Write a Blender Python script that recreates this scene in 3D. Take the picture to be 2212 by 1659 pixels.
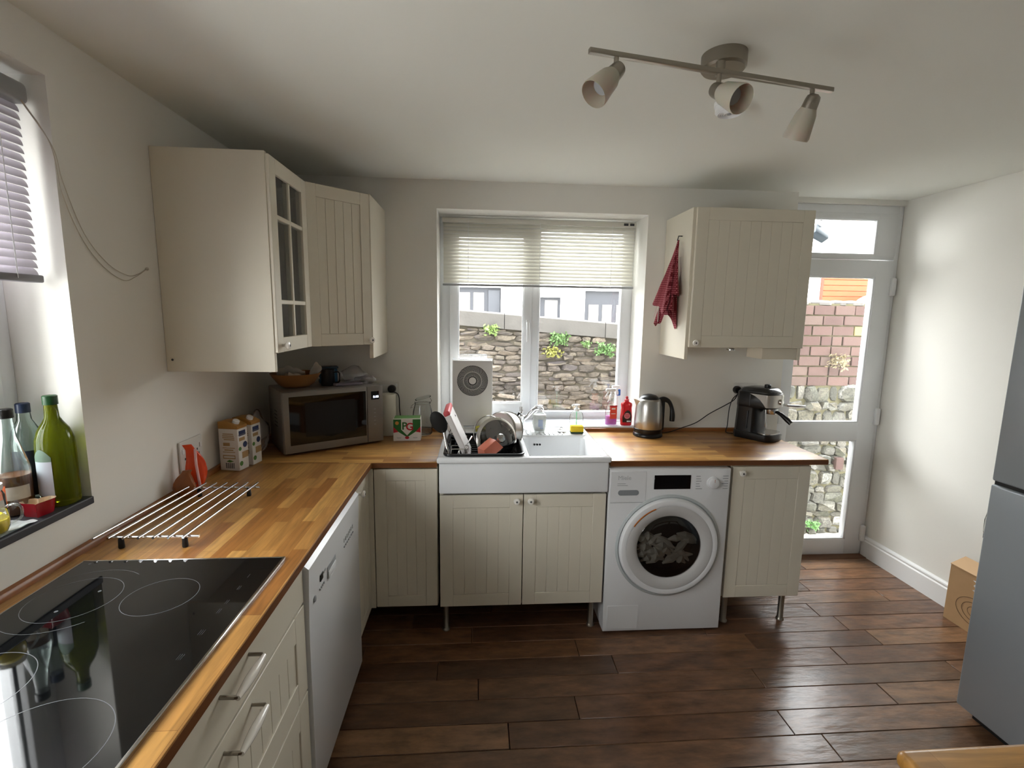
import bpy, bmesh, math, random
from mathutils import Vector, Matrix
random.seed(7)
PI = math.pi
for o in list(bpy.data.objects): bpy.data.objects.remove(o)
S = bpy.context.scene
COL = S.collection

# ------------------------------------------------------------------ camera
yaw, pit, rol = 0.07342, -0.14288, 0.015588
fw = Vector((math.sin(yaw)*math.cos(pit), math.cos(yaw)*math.cos(pit), math.sin(pit)))
rt = Vector((math.cos(yaw), -math.sin(yaw), 0)); up = rt.cross(fw)
r2 = rt*math.cos(rol)+up*math.sin(rol); u2 = -rt*math.sin(rol)+up*math.cos(rol)
cd = bpy.data.cameras.new('camera'); cam = bpy.data.objects.new('camera', cd); COL.objects.link(cam)
M = Matrix((( r2.x, u2.x, -fw.x, 1.1146), (r2.y, u2.y, -fw.y, -2.8006), (r2.z, u2.z, -fw.z, 1.5693), (0,0,0,1)))
cam.matrix_world = M
cd.sensor_fit = 'HORIZONTAL'; cd.sensor_width = 36; cd.lens = 36*1052.8/2212; cd.clip_start = .02; cd.clip_end = 200
S.camera = cam

# ------------------------------------------------------------------ world, lights, exposure
SKY = 8.6
w = bpy.data.worlds.new('overcast_sky'); S.world = w; w.use_nodes = True
nt = w.node_tree; nt.nodes.clear()
out = nt.nodes.new('ShaderNodeOutputWorld'); bg = nt.nodes.new('ShaderNodeBackground')
tc = nt.nodes.new('ShaderNodeTexCoord'); sp = nt.nodes.new('ShaderNodeSeparateXYZ'); cr = nt.nodes.new('ShaderNodeValToRGB')
cr.color_ramp.elements[0].position = 0.0; cr.color_ramp.elements[0].color = (.50, .495, .48, 1)
cr.color_ramp.elements[1].position = 1.0; cr.color_ramp.elements[1].color = (.96, .98, 1, 1)
nt.links.new(tc.outputs['Generated'], sp.inputs[0]); nt.links.new(sp.outputs['Z'], cr.inputs[0])
nt.links.new(cr.outputs[0], bg.inputs[0]); bg.inputs[1].default_value = SKY; nt.links.new(bg.outputs[0], out.inputs[0])
S.view_settings.view_transform = 'Standard'; S.view_settings.look = 'None'; S.view_settings.gamma = 1
S.view_settings.use_curve_mapping = False
S.view_settings.exposure = 1.5

def portal(name, loc, rot, sx, sy):
    l = bpy.data.lights.new(name, 'AREA'); l.shape = 'RECTANGLE'; l.size = sx; l.size_y = sy; l.cycles.is_portal = True
    o = bpy.data.objects.new(name, l); COL.objects.link(o); o.location = loc; o.rotation_euler = rot
portal('window_portal', (1.485, .34, 1.5), (-PI/2, 0, 0), 1.2, 1.25)
portal('door_portal', (3.33, .34, 1.1), (-PI/2, 0, 0), .76, 2.3)
portal('side_window_portal', (-.29, -2.23, 1.6), (0, -PI/2, 0), 1.2, 1.8)

# ------------------------------------------------------------------ materials
def lin(c):
    return tuple((x/12.92 if x <= .04045 else ((x+.055)/1.055)**2.4) for x in c)
def hx(s):
    s = s.lstrip('#'); return lin(tuple(int(s[i:i+2], 16)/255 for i in (0, 2, 4)))
MATS = {}
def newmat(name):
    m = bpy.data.materials.new(name); m.use_nodes = True; n = m.node_tree
    return m, n, n.nodes['Principled BSDF']
def mat(name, col=None, rough=.5, metal=0, var=0, vs=6, bump=0, bs=60, trans=0, ior=1.45, emit=0, sheen=0, coat=0, sub=0, alpha=1, aniso=None):
    """principled surface, optional noise colour variation and noise bump, in object coordinates"""
    if name in MATS: return MATS[name]
    m, n, b = newmat(name)
    c = hx(col) if isinstance(col, str) else col
    b.inputs['Base Color'].default_value = (*c, 1); b.inputs['Roughness'].default_value = rough
    b.inputs['Metallic'].default_value = metal; b.inputs['IOR'].default_value = ior
    b.inputs['Transmission Weight'].default_value = trans; b.inputs['Coat Weight'].default_value = coat
    if sub: b.inputs['Subsurface Weight'].default_value = sub; b.inputs['Subsurface Scale'].default_value = .01
    if alpha < 1: b.inputs['Alpha'].default_value = alpha
    if emit: b.inputs['Emission Color'].default_value = (*c, 1); b.inputs['Emission Strength'].default_value = emit
    t = n.nodes.new('ShaderNodeTexCoord')
    if var:
        ns = n.nodes.new('ShaderNodeTexNoise'); ns.inputs['Scale'].default_value = vs; ns.inputs['Detail'].default_value = 4
        mx = n.nodes.new('ShaderNodeMix'); mx.data_type = 'RGBA'
        mx.inputs[6].default_value = (*[x*(1-var) for x in c], 1); mx.inputs[7].default_value = (*[min(1, x*(1+var)) for x in c], 1)
        n.links.new(t.outputs['Object'], ns.inputs[0]); n.links.new(ns.outputs[0], mx.inputs[0]); n.links.new(mx.outputs[2], b.inputs['Base Color'])
    if bump:
        ns = n.nodes.new('ShaderNodeTexNoise'); ns.inputs['Scale'].default_value = bs; ns.inputs['Detail'].default_value = 3
        mp = n.nodes.new('ShaderNodeMapping')
        if aniso: mp.inputs['Scale'].default_value = aniso
        bp = n.nodes.new('ShaderNodeBump'); bp.inputs['Strength'].default_value = bump; bp.inputs['Distance'].default_value = .004
        n.links.new(t.outputs['Object'], mp.inputs[0]); n.links.new(mp.outputs[0], ns.inputs[0]); n.links.new(ns.outputs[0], bp.inputs['Height']); n.links.new(bp.outputs[0], b.inputs['Normal'])
    MATS[name] = m; return m
def thin_glass(name, tint=(1, 1, 1), rough=0, base=.04, haze=0, hazecol=(.8, .8, .8)):
    """sheet glass: transparent, mirror reflection by Fresnel, optional milky film"""
    if name in MATS: return MATS[name]
    m = bpy.data.materials.new(name); m.use_nodes = True; n = m.node_tree; n.nodes.clear()
    o = n.nodes.new('ShaderNodeOutputMaterial'); tr = n.nodes.new('ShaderNodeBsdfTransparent'); gl = n.nodes.new('ShaderNodeBsdfGlossy')
    fr = n.nodes.new('ShaderNodeLayerWeight'); fr.inputs['Blend'].default_value = .12; mx = n.nodes.new('ShaderNodeMixShader')
    tr.inputs[0].default_value = (*tint, 1); gl.inputs['Roughness'].default_value = rough; gl.inputs[0].default_value = (1, 1, 1, 1)
    ad = n.nodes.new('ShaderNodeMath'); ad.operation = 'ADD'; ad.inputs[1].default_value = base; ad.use_clamp = True
    n.links.new(fr.outputs['Fresnel'], ad.inputs[0]); n.links.new(ad.outputs[0], mx.inputs[0])
    src = tr.outputs[0]
    if haze:
        df = n.nodes.new('ShaderNodeBsdfDiffuse'); df.inputs[0].default_value = (*hazecol, 1); tl = n.nodes.new('ShaderNodeBsdfTranslucent'); tl.inputs[0].default_value = (*hazecol, 1)
        m0 = n.nodes.new('ShaderNodeMixShader'); m0.inputs[0].default_value = .5; m1 = n.nodes.new('ShaderNodeMixShader'); m1.inputs[0].default_value = haze
        n.links.new(df.outputs[0], m0.inputs[1]); n.links.new(tl.outputs[0], m0.inputs[2]); n.links.new(src, m1.inputs[1]); n.links.new(m0.outputs[0], m1.inputs[2]); src = m1.outputs[0]
    n.links.new(src, mx.inputs[1]); n.links.new(gl.outputs[0], mx.inputs[2]); n.links.new(mx.outputs[0], o.inputs[0])
    MATS[name] = m; return m
def island_mat(name, cols, rough=.85, grain=30, gs=(1, 1, 1), bump=.5, bs=40, gstr=.25, coat=0):
    """each piece takes its own colour from the ramp (random per object and per island), plus grain"""
    m, n, b = newmat(name); MATS[name] = m
    oi = n.nodes.new('ShaderNodeObjectInfo'); ge = n.nodes.new('ShaderNodeNewGeometry')
    a = n.nodes.new('ShaderNodeMath'); a.operation = 'ADD'; f = n.nodes.new('ShaderNodeMath'); f.operation = 'FRACT'
    n.links.new(oi.outputs['Random'], a.inputs[0]); n.links.new(ge.outputs['Random Per Island'], a.inputs[1]); n.links.new(a.outputs[0], f.inputs[0])
    r = n.nodes.new('ShaderNodeValToRGB'); e = r.color_ramp.elements
    while len(e) < len(cols): e.new(.5)
    for i, c in enumerate(cols): e[i].position = i/max(1, len(cols)-1); e[i].color = (*hx(c), 1)
    n.links.new(f.outputs[0], r.inputs[0])
    t = n.nodes.new('ShaderNodeTexCoord'); cb = n.nodes.new('ShaderNodeCombineXYZ'); ml = n.nodes.new('ShaderNodeMath'); ml.operation = 'MULTIPLY'; ml.inputs[1].default_value = 37
    n.links.new(f.outputs[0], ml.inputs[0]); n.links.new(ml.outputs[0], cb.inputs[0]); n.links.new(ml.outputs[0], cb.inputs[1])
    va = n.nodes.new('ShaderNodeVectorMath'); va.operation = 'ADD'; n.links.new(t.outputs['Object'], va.inputs[0]); n.links.new(cb.outputs[0], va.inputs[1])
    mp = n.nodes.new('ShaderNodeMapping'); mp.inputs['Scale'].default_value = gs; n.links.new(va.outputs[0], mp.inputs[0])
    ns = n.nodes.new('ShaderNodeTexNoise'); ns.inputs['Scale'].default_value = grain; ns.inputs['Detail'].default_value = 6; ns.inputs['Roughness'].default_value = .65
    n.links.new(mp.outputs[0], ns.inputs[0])
    rr = n.nodes.new('ShaderNodeMapRange'); rr.inputs[1].default_value = .3; rr.inputs[2].default_value = .7; rr.inputs[3].default_value = 1-gstr; rr.inputs[4].default_value = 1+gstr
    n.links.new(ns.outputs[0], rr.inputs[0])
    hs = n.nodes.new('ShaderNodeHueSaturation'); n.links.new(r.outputs[0], hs.inputs['Color']); n.links.new(rr.outputs[0], hs.inputs['Value'])
    n.links.new(hs.outputs[0], b.inputs['Base Color']); b.inputs['Roughness'].default_value = rough
    n2 = n.nodes.new('ShaderNodeTexNoise'); n2.inputs['Scale'].default_value = bs; n2.inputs['Detail'].default_value = 4; n.links.new(mp.outputs[0], n2.inputs[0])
    bp = n.nodes.new('ShaderNodeBump'); bp.inputs['Strength'].default_value = bump; bp.inputs['Distance'].default_value = .006
    n.links.new(n2.outputs[0], bp.inputs['Height']); n.links.new(bp.outputs[0], b.inputs['Normal'])
    b.inputs['Coat Weight'].default_value = coat; b.inputs['Coat Roughness'].default_value = .18
    return m
def stave_mat(name, rot, c1, c2, rough=.36, off=(0, 0, 0)):
    """glued oak staves: print-like wood figure on one flat board"""
    m, n, b = newmat(name); MATS[name] = m
    t = n.nodes.new('ShaderNodeTexCoord'); mp = n.nodes.new('ShaderNodeMapping'); mp.inputs['Rotation'].default_value = (0, 0, rot); mp.inputs['Location'].default_value = off
    n.links.new(t.outputs['Object'], mp.inputs[0])
    br = n.nodes.new('ShaderNodeTexBrick'); br.inputs['Scale'].default_value = 1; br.inputs['Mortar Size'].default_value = .0004
    br.inputs['Brick Width'].default_value = .31; br.inputs['Row Height'].default_value = .042; br.offset = .37; br.inputs['Bias'].default_value = -.05
    br.inputs['Color1'].default_value = (*hx(c1), 1); br.inputs['Color2'].default_value = (*hx(c2), 1); br.inputs['Mortar'].default_value = (*[x*.6 for x in hx(c2)], 1)
    n.links.new(mp.outputs[0], br.inputs[0])
    m2 = n.nodes.new('ShaderNodeMapping'); m2.inputs['Scale'].default_value = (6, 60, 60); n.links.new(mp.outputs[0], m2.inputs[0])
    ns = n.nodes.new('ShaderNodeTexNoise'); ns.inputs['Scale'].default_value = 1.2; ns.inputs['Detail'].default_value = 6; ns.inputs['Distortion'].default_value = .6; n.links.new(m2.outputs[0], ns.inputs[0])
    rr = n.nodes.new('ShaderNodeMapRange'); rr.inputs[1].default_value = .3; rr.inputs[2].default_value = .7; rr.inputs[3].default_value = .72; rr.inputs[4].default_value = 1.22; n.links.new(ns.outputs[0], rr.inputs[0])
    hs = n.nodes.new('ShaderNodeHueSaturation'); n.links.new(br.outputs[0], hs.inputs['Color']); n.links.new(rr.outputs[0], hs.inputs['Value'])
    n.links.new(hs.outputs[0], b.inputs['Base Color']); b.inputs['Roughness'].default_value = rough; b.inputs['Coat Weight'].default_value = .15; b.inputs['Coat Roughness'].default_value = .22
    bp = n.nodes.new('ShaderNodeBump'); bp.inputs['Strength'].default_value = .08; bp.inputs['Distance'].default_value = .002; n.links.new(ns.outputs[0], bp.inputs['Height']); n.links.new(bp.outputs[0], b.inputs['Normal'])
    return m

m_wall = mat('wall_paint', '#eae8e1', .75, var=.02, vs=2, bump=.05, bs=180)
m_ceil = mat('ceiling_paint', '#e9e9e1', .8, var=.02, vs=1.5, bump=.05, bs=120)
m_rev = mat('reveal_paint', '#ebebe8', .7, bump=.05, bs=150)
m_cab = mat('cream_cabinet', '#dbd4c3', .42, bump=.02, bs=200)
m_cabin = mat('cabinet_inside', '#c9c2b2', .6)
m_upvc = mat('white_upvc', '#e8eaec', .3)
m_skirt = mat('skirting_gloss', '#e9e9e8', .3)
m_seal = mat('rubber_seal', '#5a5e62', .6)
m_glass = thin_glass('window_glass', (.97, .98, .98))
m_oakL = stave_mat('oak_staves_left', PI/2, '#c39452', '#8a5526')
m_oakB = stave_mat('oak_staves_back', 0, '#c39452', '#8c5828', off=(.13, .01, 0))
m_oaktrim = mat('oak_trim', '#8a5528', .35, var=.25, vs=9)
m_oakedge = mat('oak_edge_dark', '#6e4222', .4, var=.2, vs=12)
m_chrome = mat('chrome', '#d8d8da', .12, 1)
m_steel = mat('brushed_steel', '#b8b6b2', .3, 1, bump=.08, bs=300, aniso=(1, 1, .02))
m_steel2 = mat('polished_steel', '#c8c6c2', .14, 1)
m_nickel = mat('satin_nickel', '#9c968c', .35, 1)
m_cera = mat('white_ceramic', '#eceef0', .08, coat=.5)
m_knob = mat('ceramic_knob', '#ece8e0', .15)
m_black = mat('black_plastic', '#0e0e10', .3)
m_blackm = mat('matt_black_plastic', '#141414', .6)
m_blkgl = mat('black_glass', '#08090a', .04, coat=.3)
m_white = mat('white_plastic', '#e6e7e8', .35)
m_appl = mat('white_enamel', '#e4e5e7', .22)
m_grey = mat('grey_plastic', '#9a9c9e', .4)
m_dgrey = mat('dark_grey_plastic', '#3a3c40', .45)
m_pgrey = mat('pale_grey_print', '#8c9094', .5)
m_fridge = mat('grey_steel_door', '#9aa0a5', .36, .35, bump=.03, bs=200, aniso=(1, 1, .05))
m_slate = mat('dark_slate_sill', '#33353a', .5, var=.15, vs=8)
m_red = mat('red_enamel', '#9c1420', .2)
m_cream = mat('cream_enamel', '#ead2b4', .3)

# ------------------------------------------------------------------ mesh builder
class MB:
    def __init__(s): s.v = []; s.f = []; s.m = []; s.mats = []; s.cur = 0
    def use(s, m):
        if m not in s.mats: s.mats.append(m)
        s.cur = s.mats.index(m); return s
    def add(s, vs, fs, xf=None):
        k = len(s.v)
        s.v += [tuple(xf @ Vector(v)) if xf else tuple(v) for v in vs]
        for f in fs: s.f.append(tuple(i+k for i in f)); s.m.append(s.cur)
        return s
    def box(s, x0, x1, y0, y1, z0, z1, bev=0, seg=2, xf=None):
        if bev <= 0:
            vs = [(x, y, z) for x in (x0, x1) for y in (y0, y1) for z in (z0, z1)]
            return s.add(vs, [(0,1,3,2),(4,6,7,5),(0,4,5,1),(2,3,7,6),(0,2,6,4),(1,5,7,3)], xf)
        bm = bmesh.new(); bmesh.ops.create_cube(bm, size=1)
        for v in bm.verts: v.co = Vector(((x0+x1)/2+v.co.x*(x1-x0), (y0+y1)/2+v.co.y*(y1-y0), (z0+z1)/2+v.co.z*(z1-z0)))
        bmesh.ops.bevel(bm, geom=list(bm.edges), offset=bev, segments=seg, profile=.5, affect='EDGES')
        bm.verts.index_update()
        s.add([v.co.copy() for v in bm.verts], [tuple(v.index for v in f.verts) for f in bm.faces], xf); bm.free(); return s
    def ring(s, rings, closed0=True, closed1=True, xf=None):
        n = len(rings[0]); vs = [p for r in rings for p in r]; fs = []
        for i in range(len(rings)-1):
            for j in range(n):
                a = i*n+j; b = i*n+(j+1) % n; fs.append((a, b, b+n, a+n))
        if closed0: fs.append(tuple(reversed(range(n))))
        if closed1: fs.append(tuple(range((len(rings)-1)*n, len(rings)*n)))
        return s.add(vs, fs, xf)
    def lathe(s, prof, c=(0, 0, 0), n=24, xf=None, sx=1, sy=1, caps=(True, True)):
        rs = [[(c[0]+r*sx*math.cos(2*PI*k/n), c[1]+r*sy*math.sin(2*PI*k/n), c[2]+z) for k in range(n)] for r, z in prof]
        return s.ring(rs, caps[0], caps[1], xf)
    def tube(s, pts, r, n=8, closed=False, radii=None):
        pts = [Vector(p) for p in pts]; rs = []; N = len(pts); prev = None
        for i, p in enumerate(pts):
            if closed: t = (pts[(i+1) % N]-pts[i-1]).normalized()
            else: t = (pts[min(i+1, N-1)]-pts[max(i-1, 0)]).normalized()
            if prev is None:
                a = Vector((0, 0, 1)) if abs(t.z) < .9 else Vector((1, 0, 0)); u = t.cross(a).normalized()
            else: u = (prev-t*prev.dot(t)).normalized()
            prev = u; vv = t.cross(u); rr = radii[i] if radii else r
            rs.append([tuple(p+(u*math.cos(2*PI*k/n)+vv*math.sin(2*PI*k/n))*rr) for k in range(n)])
        if closed: rs.append(rs[0]); return s.ring(rs, False, False)
        return s.ring(rs)
    def cyl(s, p0, p1, r0, r1=None, n=20):
        r1 = r0 if r1 is None else r1
        p0 = Vector(p0); p1 = Vector(p1)
        return s.tube([p0, p1], r0, n, radii=[r0, r1])
    def prism(s, pts, h0, h1, axis='z', xf=None):
        def P(a, b, h): return {'z': (a, b, h), 'y': (a, h, b), 'x': (h, a, b)}[axis]
        return s.ring([[P(a, b, h0) for a, b in pts], [P(a, b, h1) for a, b in pts]], xf=xf)
    def sphere(s, c, r, n=16, m=10, sc=(1, 1, 1), z0=0, z1=PI, xf=None):
        prof = [(r*math.sin(z0+(z1-z0)*i/m)+1e-5, -r*math.cos(z0+(z1-z0)*i/m)*sc[2]) for i in range(m+1)]
        return s.lathe(prof, c, n, xf, sc[0], sc[1])
    def grid(s, fn, nu, nv, xf=None):
        vs = [fn(i/nu, j/nv) for i in range(nu+1) for j in range(nv+1)]
        fs = [(i*(nv+1)+j, (i+1)*(nv+1)+j, (i+1)*(nv+1)+j+1, i*(nv+1)+j+1) for i in range(nu) for j in range(nv)]
        return s.add(vs, fs, xf)
    def xform(s, mx): s.v = [tuple(mx @ Vector(v)) for v in s.v]; return s
    def text(s, txt, size, mx, ext=.0003, align='CENTER', bold=0):
        c = bpy.data.curves.new('t', 'FONT'); c.body = txt; c.size = size; c.extrude = ext; c.align_x = align; c.align_y = 'CENTER'; c.resolution_u = 3; c.offset = bold
        o = bpy.data.objects.new('t', c); COL.objects.link(o); bpy.context.view_layer.update()
        me = o.to_mesh(); s.add([tuple(v.co) for v in me.vertices], [tuple(p.vertices) for p in me.polygons], mx)
        o.to_mesh_clear(); bpy.data.objects.remove(o); bpy.data.curves.remove(c); return s
    def mesh(s, name, m=None, smooth=True, shift=(0, 0, 0), fix=True):
        me = bpy.data.meshes.new(name)
        me.from_pydata([(v[0]-shift[0], v[1]-shift[1], v[2]-shift[2]) for v in s.v], [], s.f)
        ms = s.mats if s.mats else ([m] if m else [])
        for q in ms: me.materials.append(q)
        if s.mats: me.polygons.foreach_set('material_index', s.m)
        if fix:
            bm = bmesh.new(); bm.from_mesh(me); bmesh.ops.recalc_face_normals(bm, faces=bm.faces); bm.to_mesh(me); bm.free()
        if smooth:
            me.polygons.foreach_set('use_smooth', [True]*len(me.polygons)); me.set_sharp_from_angle(angle=math.radians(38))
        return me
def B(*a, **k): return MB().box(*a, **k)

def link(name, me, parent=None):
    o = bpy.data.objects.new(name, me); COL.objects.link(o)
    if parent: o.parent = parent
    return o
def tag(o, label=None, cat=None, group=None, kind=None):
    if label: o['label'] = label
    if cat: o['category'] = cat
    if group: o['group'] = group
    if kind: o['kind'] = kind
    return o
def thing(name, label, cat, loc=(0, 0, 0), rz=0, group=None):
    o = bpy.data.objects.new(name, None); COL.objects.link(o); o.location = loc; o.rotation_euler = (0, 0, rz); o.empty_display_size = .05
    return tag(o, label, cat, group)
def root_loc(p):
    while p.parent: p = p.parent
    return p.location
def wp(name, mb, m, parent, smooth=True, label=None):
    """a part whose mesh is given in world coordinates (unrotated thing)"""
    o = link(name, mb.mesh(name, m, smooth, root_loc(parent)), parent)
    if label: o['label'] = label
    return o
def lp(name, mb, m, parent, smooth=True, label=None):
    """a part whose mesh is given in the thing's own coordinates"""
    o = link(name, mb.mesh(name, m, smooth), parent)
    if label: o['label'] = label
    return o
def struct(name, mb, m, smooth=False, parent=None):
    o = link(name, mb.mesh(name, m, smooth), parent)
    o['kind'] = 'structure'
    return o
def single(name, mb, m, label, cat, loc=(0, 0, 0), rz=0, group=None, smooth=True):
    o = link(name, mb.mesh(name, m, smooth), None); o.location = loc; o.rotation_euler = (0, 0, rz)
    return tag(o, label, cat, group)
def copy_tree(o, parent=None):
    c = o.copy(); COL.objects.link(c); c.parent = parent
    for ch in list(o.children): copy_tree(ch, c)
    return c
def orient(d, loc=(0, 0, 0), upv=(0, 0, 1)):
    """matrix taking local +Z to direction d"""
    return Matrix.Translation(loc) @ Vector(d).to_track_quat('Z', 'Y').to_matrix().to_4x4()

# ================================================================== room shell
H = 2.285; XR = 3.718; YB = -4.7
HW = .886      # worktop top
# floor slab, then planks
fl = struct('floor', B(-.3, XR+.1, YB, .19, -.08, -.012), mat('floor_gap', '#1a0e08', .9))
m_plank = island_mat('dark_oak_planks', ['#6a4a34', '#553a28', '#7d5a3f', '#5e412e', '#70503a', '#4e3728', '#866346'], .34, grain=7, gs=(1, 3.2, 1), bump=.7, bs=9, gstr=.55, coat=.3)
pm = {}
def plank_mesh(L):
    k = round(L, 2)
    if k not in pm: pm[k] = B(0, L-.0025, 0, .1155, -.012, 0, bev=.0018, seg=1).mesh('plank', m_plank)
    return pm[k]
known = {-1.235: [2.436, .35, 3.5], -1.121: [1.244, 2.333, 3.4], -1.007: [.42, 1.527, 2.86], -.889: [1.13, 2.36, 3.3], -.778: [.95, 1.75, 2.824], -.654: [.6, 1.6, 2.46, 3.101], -.537: [1.1, 2.27, 3.02], -.423: [.8, 2.0, 2.95], -.302: [1.2, 2.4, 3.45], -.176: [.9, 2.2, 3.06], -.06: [.5, 1.7, 2.75], .06: [1.0, 2.1, 3.2]}
rows = [.176-.1177*i for i in range(41)]
for i, y1 in enumerate(rows):
    y0 = y1-.1177
    if y0 < YB: break
    cuts = None
    for k, c in known.items():
        if abs(k-y1) < .03: cuts = c
    if cuts is None:
        x = random.uniform(.2, .9); cuts = []
        while x < XR: cuts.append(x); x += random.uniform(.75, 1.25)
    xs = [0]+sorted(cuts)+[XR]
    for a, b in zip(xs[:-1], xs[1:]):
        if b-a < .05: continue
        o = link('plank', plank_mesh(b-a), fl); o.location = (a, y0, random.uniform(-.0006, .0004))
# walls
lwz0, lwz1, lwy0, lwy1 = 1.027, 2.16, -3.10, -1.36  # left window's near end, out of view, is lengthened to add side light
mb = MB().box(-.25, 0, lwy1, .30, -.08, H+.1).box(-.25, 0, YB, lwy0, -.08, H+.1).box(-.25, 0, lwy0, lwy1, -.08, lwz0-.02).box(-.25, 0, lwy0, lwy1, lwz1, H+.1)
struct('wall_left', mb, m_wall)
wx0, wx1, wz0, wz1 = .892, 2.08, .905, 2.135
mb = MB().box(0, wx0, 0, .30, -.5, H+.1).box(wx1, 2.955, 0, .30, -.5, H+.1).box(wx0, wx1, 0, .30, -.5, wz0-.02).box(wx0, wx1, 0, .30, wz1, H+.1).box(2.955, XR, .10, .30, 2.255, H+.3).box(2.955, XR, .19, .40, -.5, -.02)
struct('wall_back', mb, m_wall)
struct('wall_right', B(XR, XR+.25, YB, .34, -.5, H+.1), m_wall)
mb = MB().box(0, XR, YB-.25, YB, -.08, H+.1)
struct('wall_front', mb, m_wall)
struct('ceiling', B(-.25, XR+.25, YB-.25, .30, H, H+.1), m_ceil)
# skirting on the right wall: moulded profile
prof = [(XR, 0), (XR-.018, 0), (XR-.018, .105), (XR-.013, .112), (XR-.013, .120), (XR-.017, .123), (XR-.014, .130), (XR-.006, .136), (XR, .138)]
mb = MB().ring([[(x, y, z) for x, z in prof] for y in (-4.6, .115)])
struct('baseboard_right', mb, m_skirt)

# ================================================================== back window
def pvc_ring(mb, x0, x1, z0, z1, y0, y1, t, tb=None, bev=.004):
    tb = tb or t
    mb.box(x0, x0+t, y0, y1, z0, z1, bev).box(x1-t, x1, y0, y1, z0, z1, bev).box(x0+t-.002, x1-t+.002, y0+.0005, y1-.0005, z0, z0+tb, bev).box(x0+t-.002, x1-t+.002, y0+.0005, y1-.0005, z1-t, z1, bev)
    return mb
win = bpy.data.objects.new('window_1', None); COL.objects.link(win); win.location = (1.486, .23, .905); win['kind'] = 'structure'
mb = pvc_ring(MB(), wx0, wx1, .905, wz1, .23, .30, .062, .045)
mb.box(1.448, 1.495, .232, .298, .95, 2.07, .003)
wp('window_frame', mb, m_upvc, win)
sa = wp('sash', pvc_ring(MB(), .950, 1.450, .948, 2.075, .215, .28, .05, .064), m_upvc, win)
wp('sash_bead', pvc_ring(MB(), .999, 1.402, 1.010, 2.03, .222, .25, .008), m_upvc, sa)
wp('pane', B(1.001, 1.402, .25, .256, 1.01, 2.03), m_glass, sa, False)
hm = MB().box(1.417, 1.435, .200, .216, 1.475, 1.535, .005).tube([(1.426, .205, 1.515), (1.426, .180, 1.515), (1.426, .174, 1.50), (1.426, .176, 1.40)], .008, 10)
wp('window_handle', hm, m_white, win)
wp('sash_bead', pvc_ring(MB(), 1.493, 2.020, .948, 2.075, .226, .256, .010), m_upvc, win)
wp('pane', B(1.495, 2.018, .256, .262, .95, 2.075), m_glass, win, False)
struct('trim_1', B(wx0, wx1, .0, .232, .885, .912, .003), mat('sill_board_white', '#dfe2e8', .35))
# thin plaster reveal lining is the wall itself

# ---- back window blind
def blind(root, axis_pts, n, zt, zb, slat_w, tilt, m_slat, m_rail, cords):
    pass
def slat_mat(name, col, k):
    m = mat(name, col, .45); n = m.node_tree; b = n.nodes['Principled BSDF']; o = n.nodes['Material Output']
    tl = n.nodes.new('ShaderNodeBsdfTranslucent'); tl.inputs[0].default_value = (*hx(col), 1); mx = n.nodes.new('ShaderNodeMixShader'); mx.inputs[0].default_value = k
    n.links.new(b.outputs[0], mx.inputs[1]); n.links.new(tl.outputs[0], mx.inputs[2]); n.links.new(mx.outputs[0], o.inputs[0]); return m
m_slat = slat_mat('blind_slat_white', '#dedcd2', .12)
m_slat2 = slat_mat('blind_slat_lilac_grey', '#b4aeb6', .18)
bl = thing('venetian_blind', 'half lowered cream venetian blind in the window over the sink', 'blind', (1.486, .17, 2.12))
bx0, bx1 = .912, 2.062
wp('headrail', MB().box(bx0, bx1, .150, .182, 2.092, 2.118, .002), m_slat, bl)
wp('headrail_label', MB().box(1.985, 2.012, .1485, .150, 2.098, 2.112).box(2.022, 2.048, .1485, .150, 2.098, 2.112), m_dgrey, bl)
def slat_mb(L, wd, tilt, crown=.0018):
    s_ = MB()
    def fn(u, v):
        a = (v-.5)*wd; c = crown*(1-(2*v-1)**2)
        return ((u-.5)*L, a*math.cos(tilt)-c*math.sin(tilt), a*math.sin(tilt)+c*math.cos(tilt))
    return s_.grid(fn, 1, 5)
sl = slat_mb(bx1-bx0-.01, .025, math.radians(57)).mesh('slat', m_slat, fix=False)
ns_ = 17
for i in range(ns_):
    o = link('slat', sl, bl); o.location = ((bx0+bx1)/2-1.486, .166-.17, 2.080-i*.0202-2.12); o.rotation_euler = (random.uniform(-.03, .03), 0, random.uniform(-.002, .002))
wp('bottom_rail', MB().box(bx0, bx1, .153, .179, 1.730, 1.742, .003), m_grey, bl)
for x in (1.062, 1.486, 1.918):
    wp('ladder_cord', MB().tube([(x, .150, 2.10), (x, .149, 1.735)], .0012, 5), m_white, bl)

# ================================================================== back door
dr = bpy.data.objects.new('door_1', None); COL.objects.link(dr); dr.location = (3.33, .12, 0); dr['kind'] = 'structure'
dx0, dx1 = 2.957, XR-.002
mb = MB().box(dx0, dx0+.045, .12, .19, 0, 2.255, .003).box(dx1-.03, dx1, .12, .19, 0, 2.255, .003).box(dx0, dx1, .121, .189, 2.205, 2.255, .003).box(dx0, dx1, .121, .189, 1.935, 1.965, .003).box(dx0, dx1, .12, .19, -.012, .02, .003)
wp('door_frame', mb, m_upvc, dr)
mb = pvc_ring(MB(), dx0+.04, dx1-.028, 1.95, 2.215, .118, .17, .055, .02)
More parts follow.
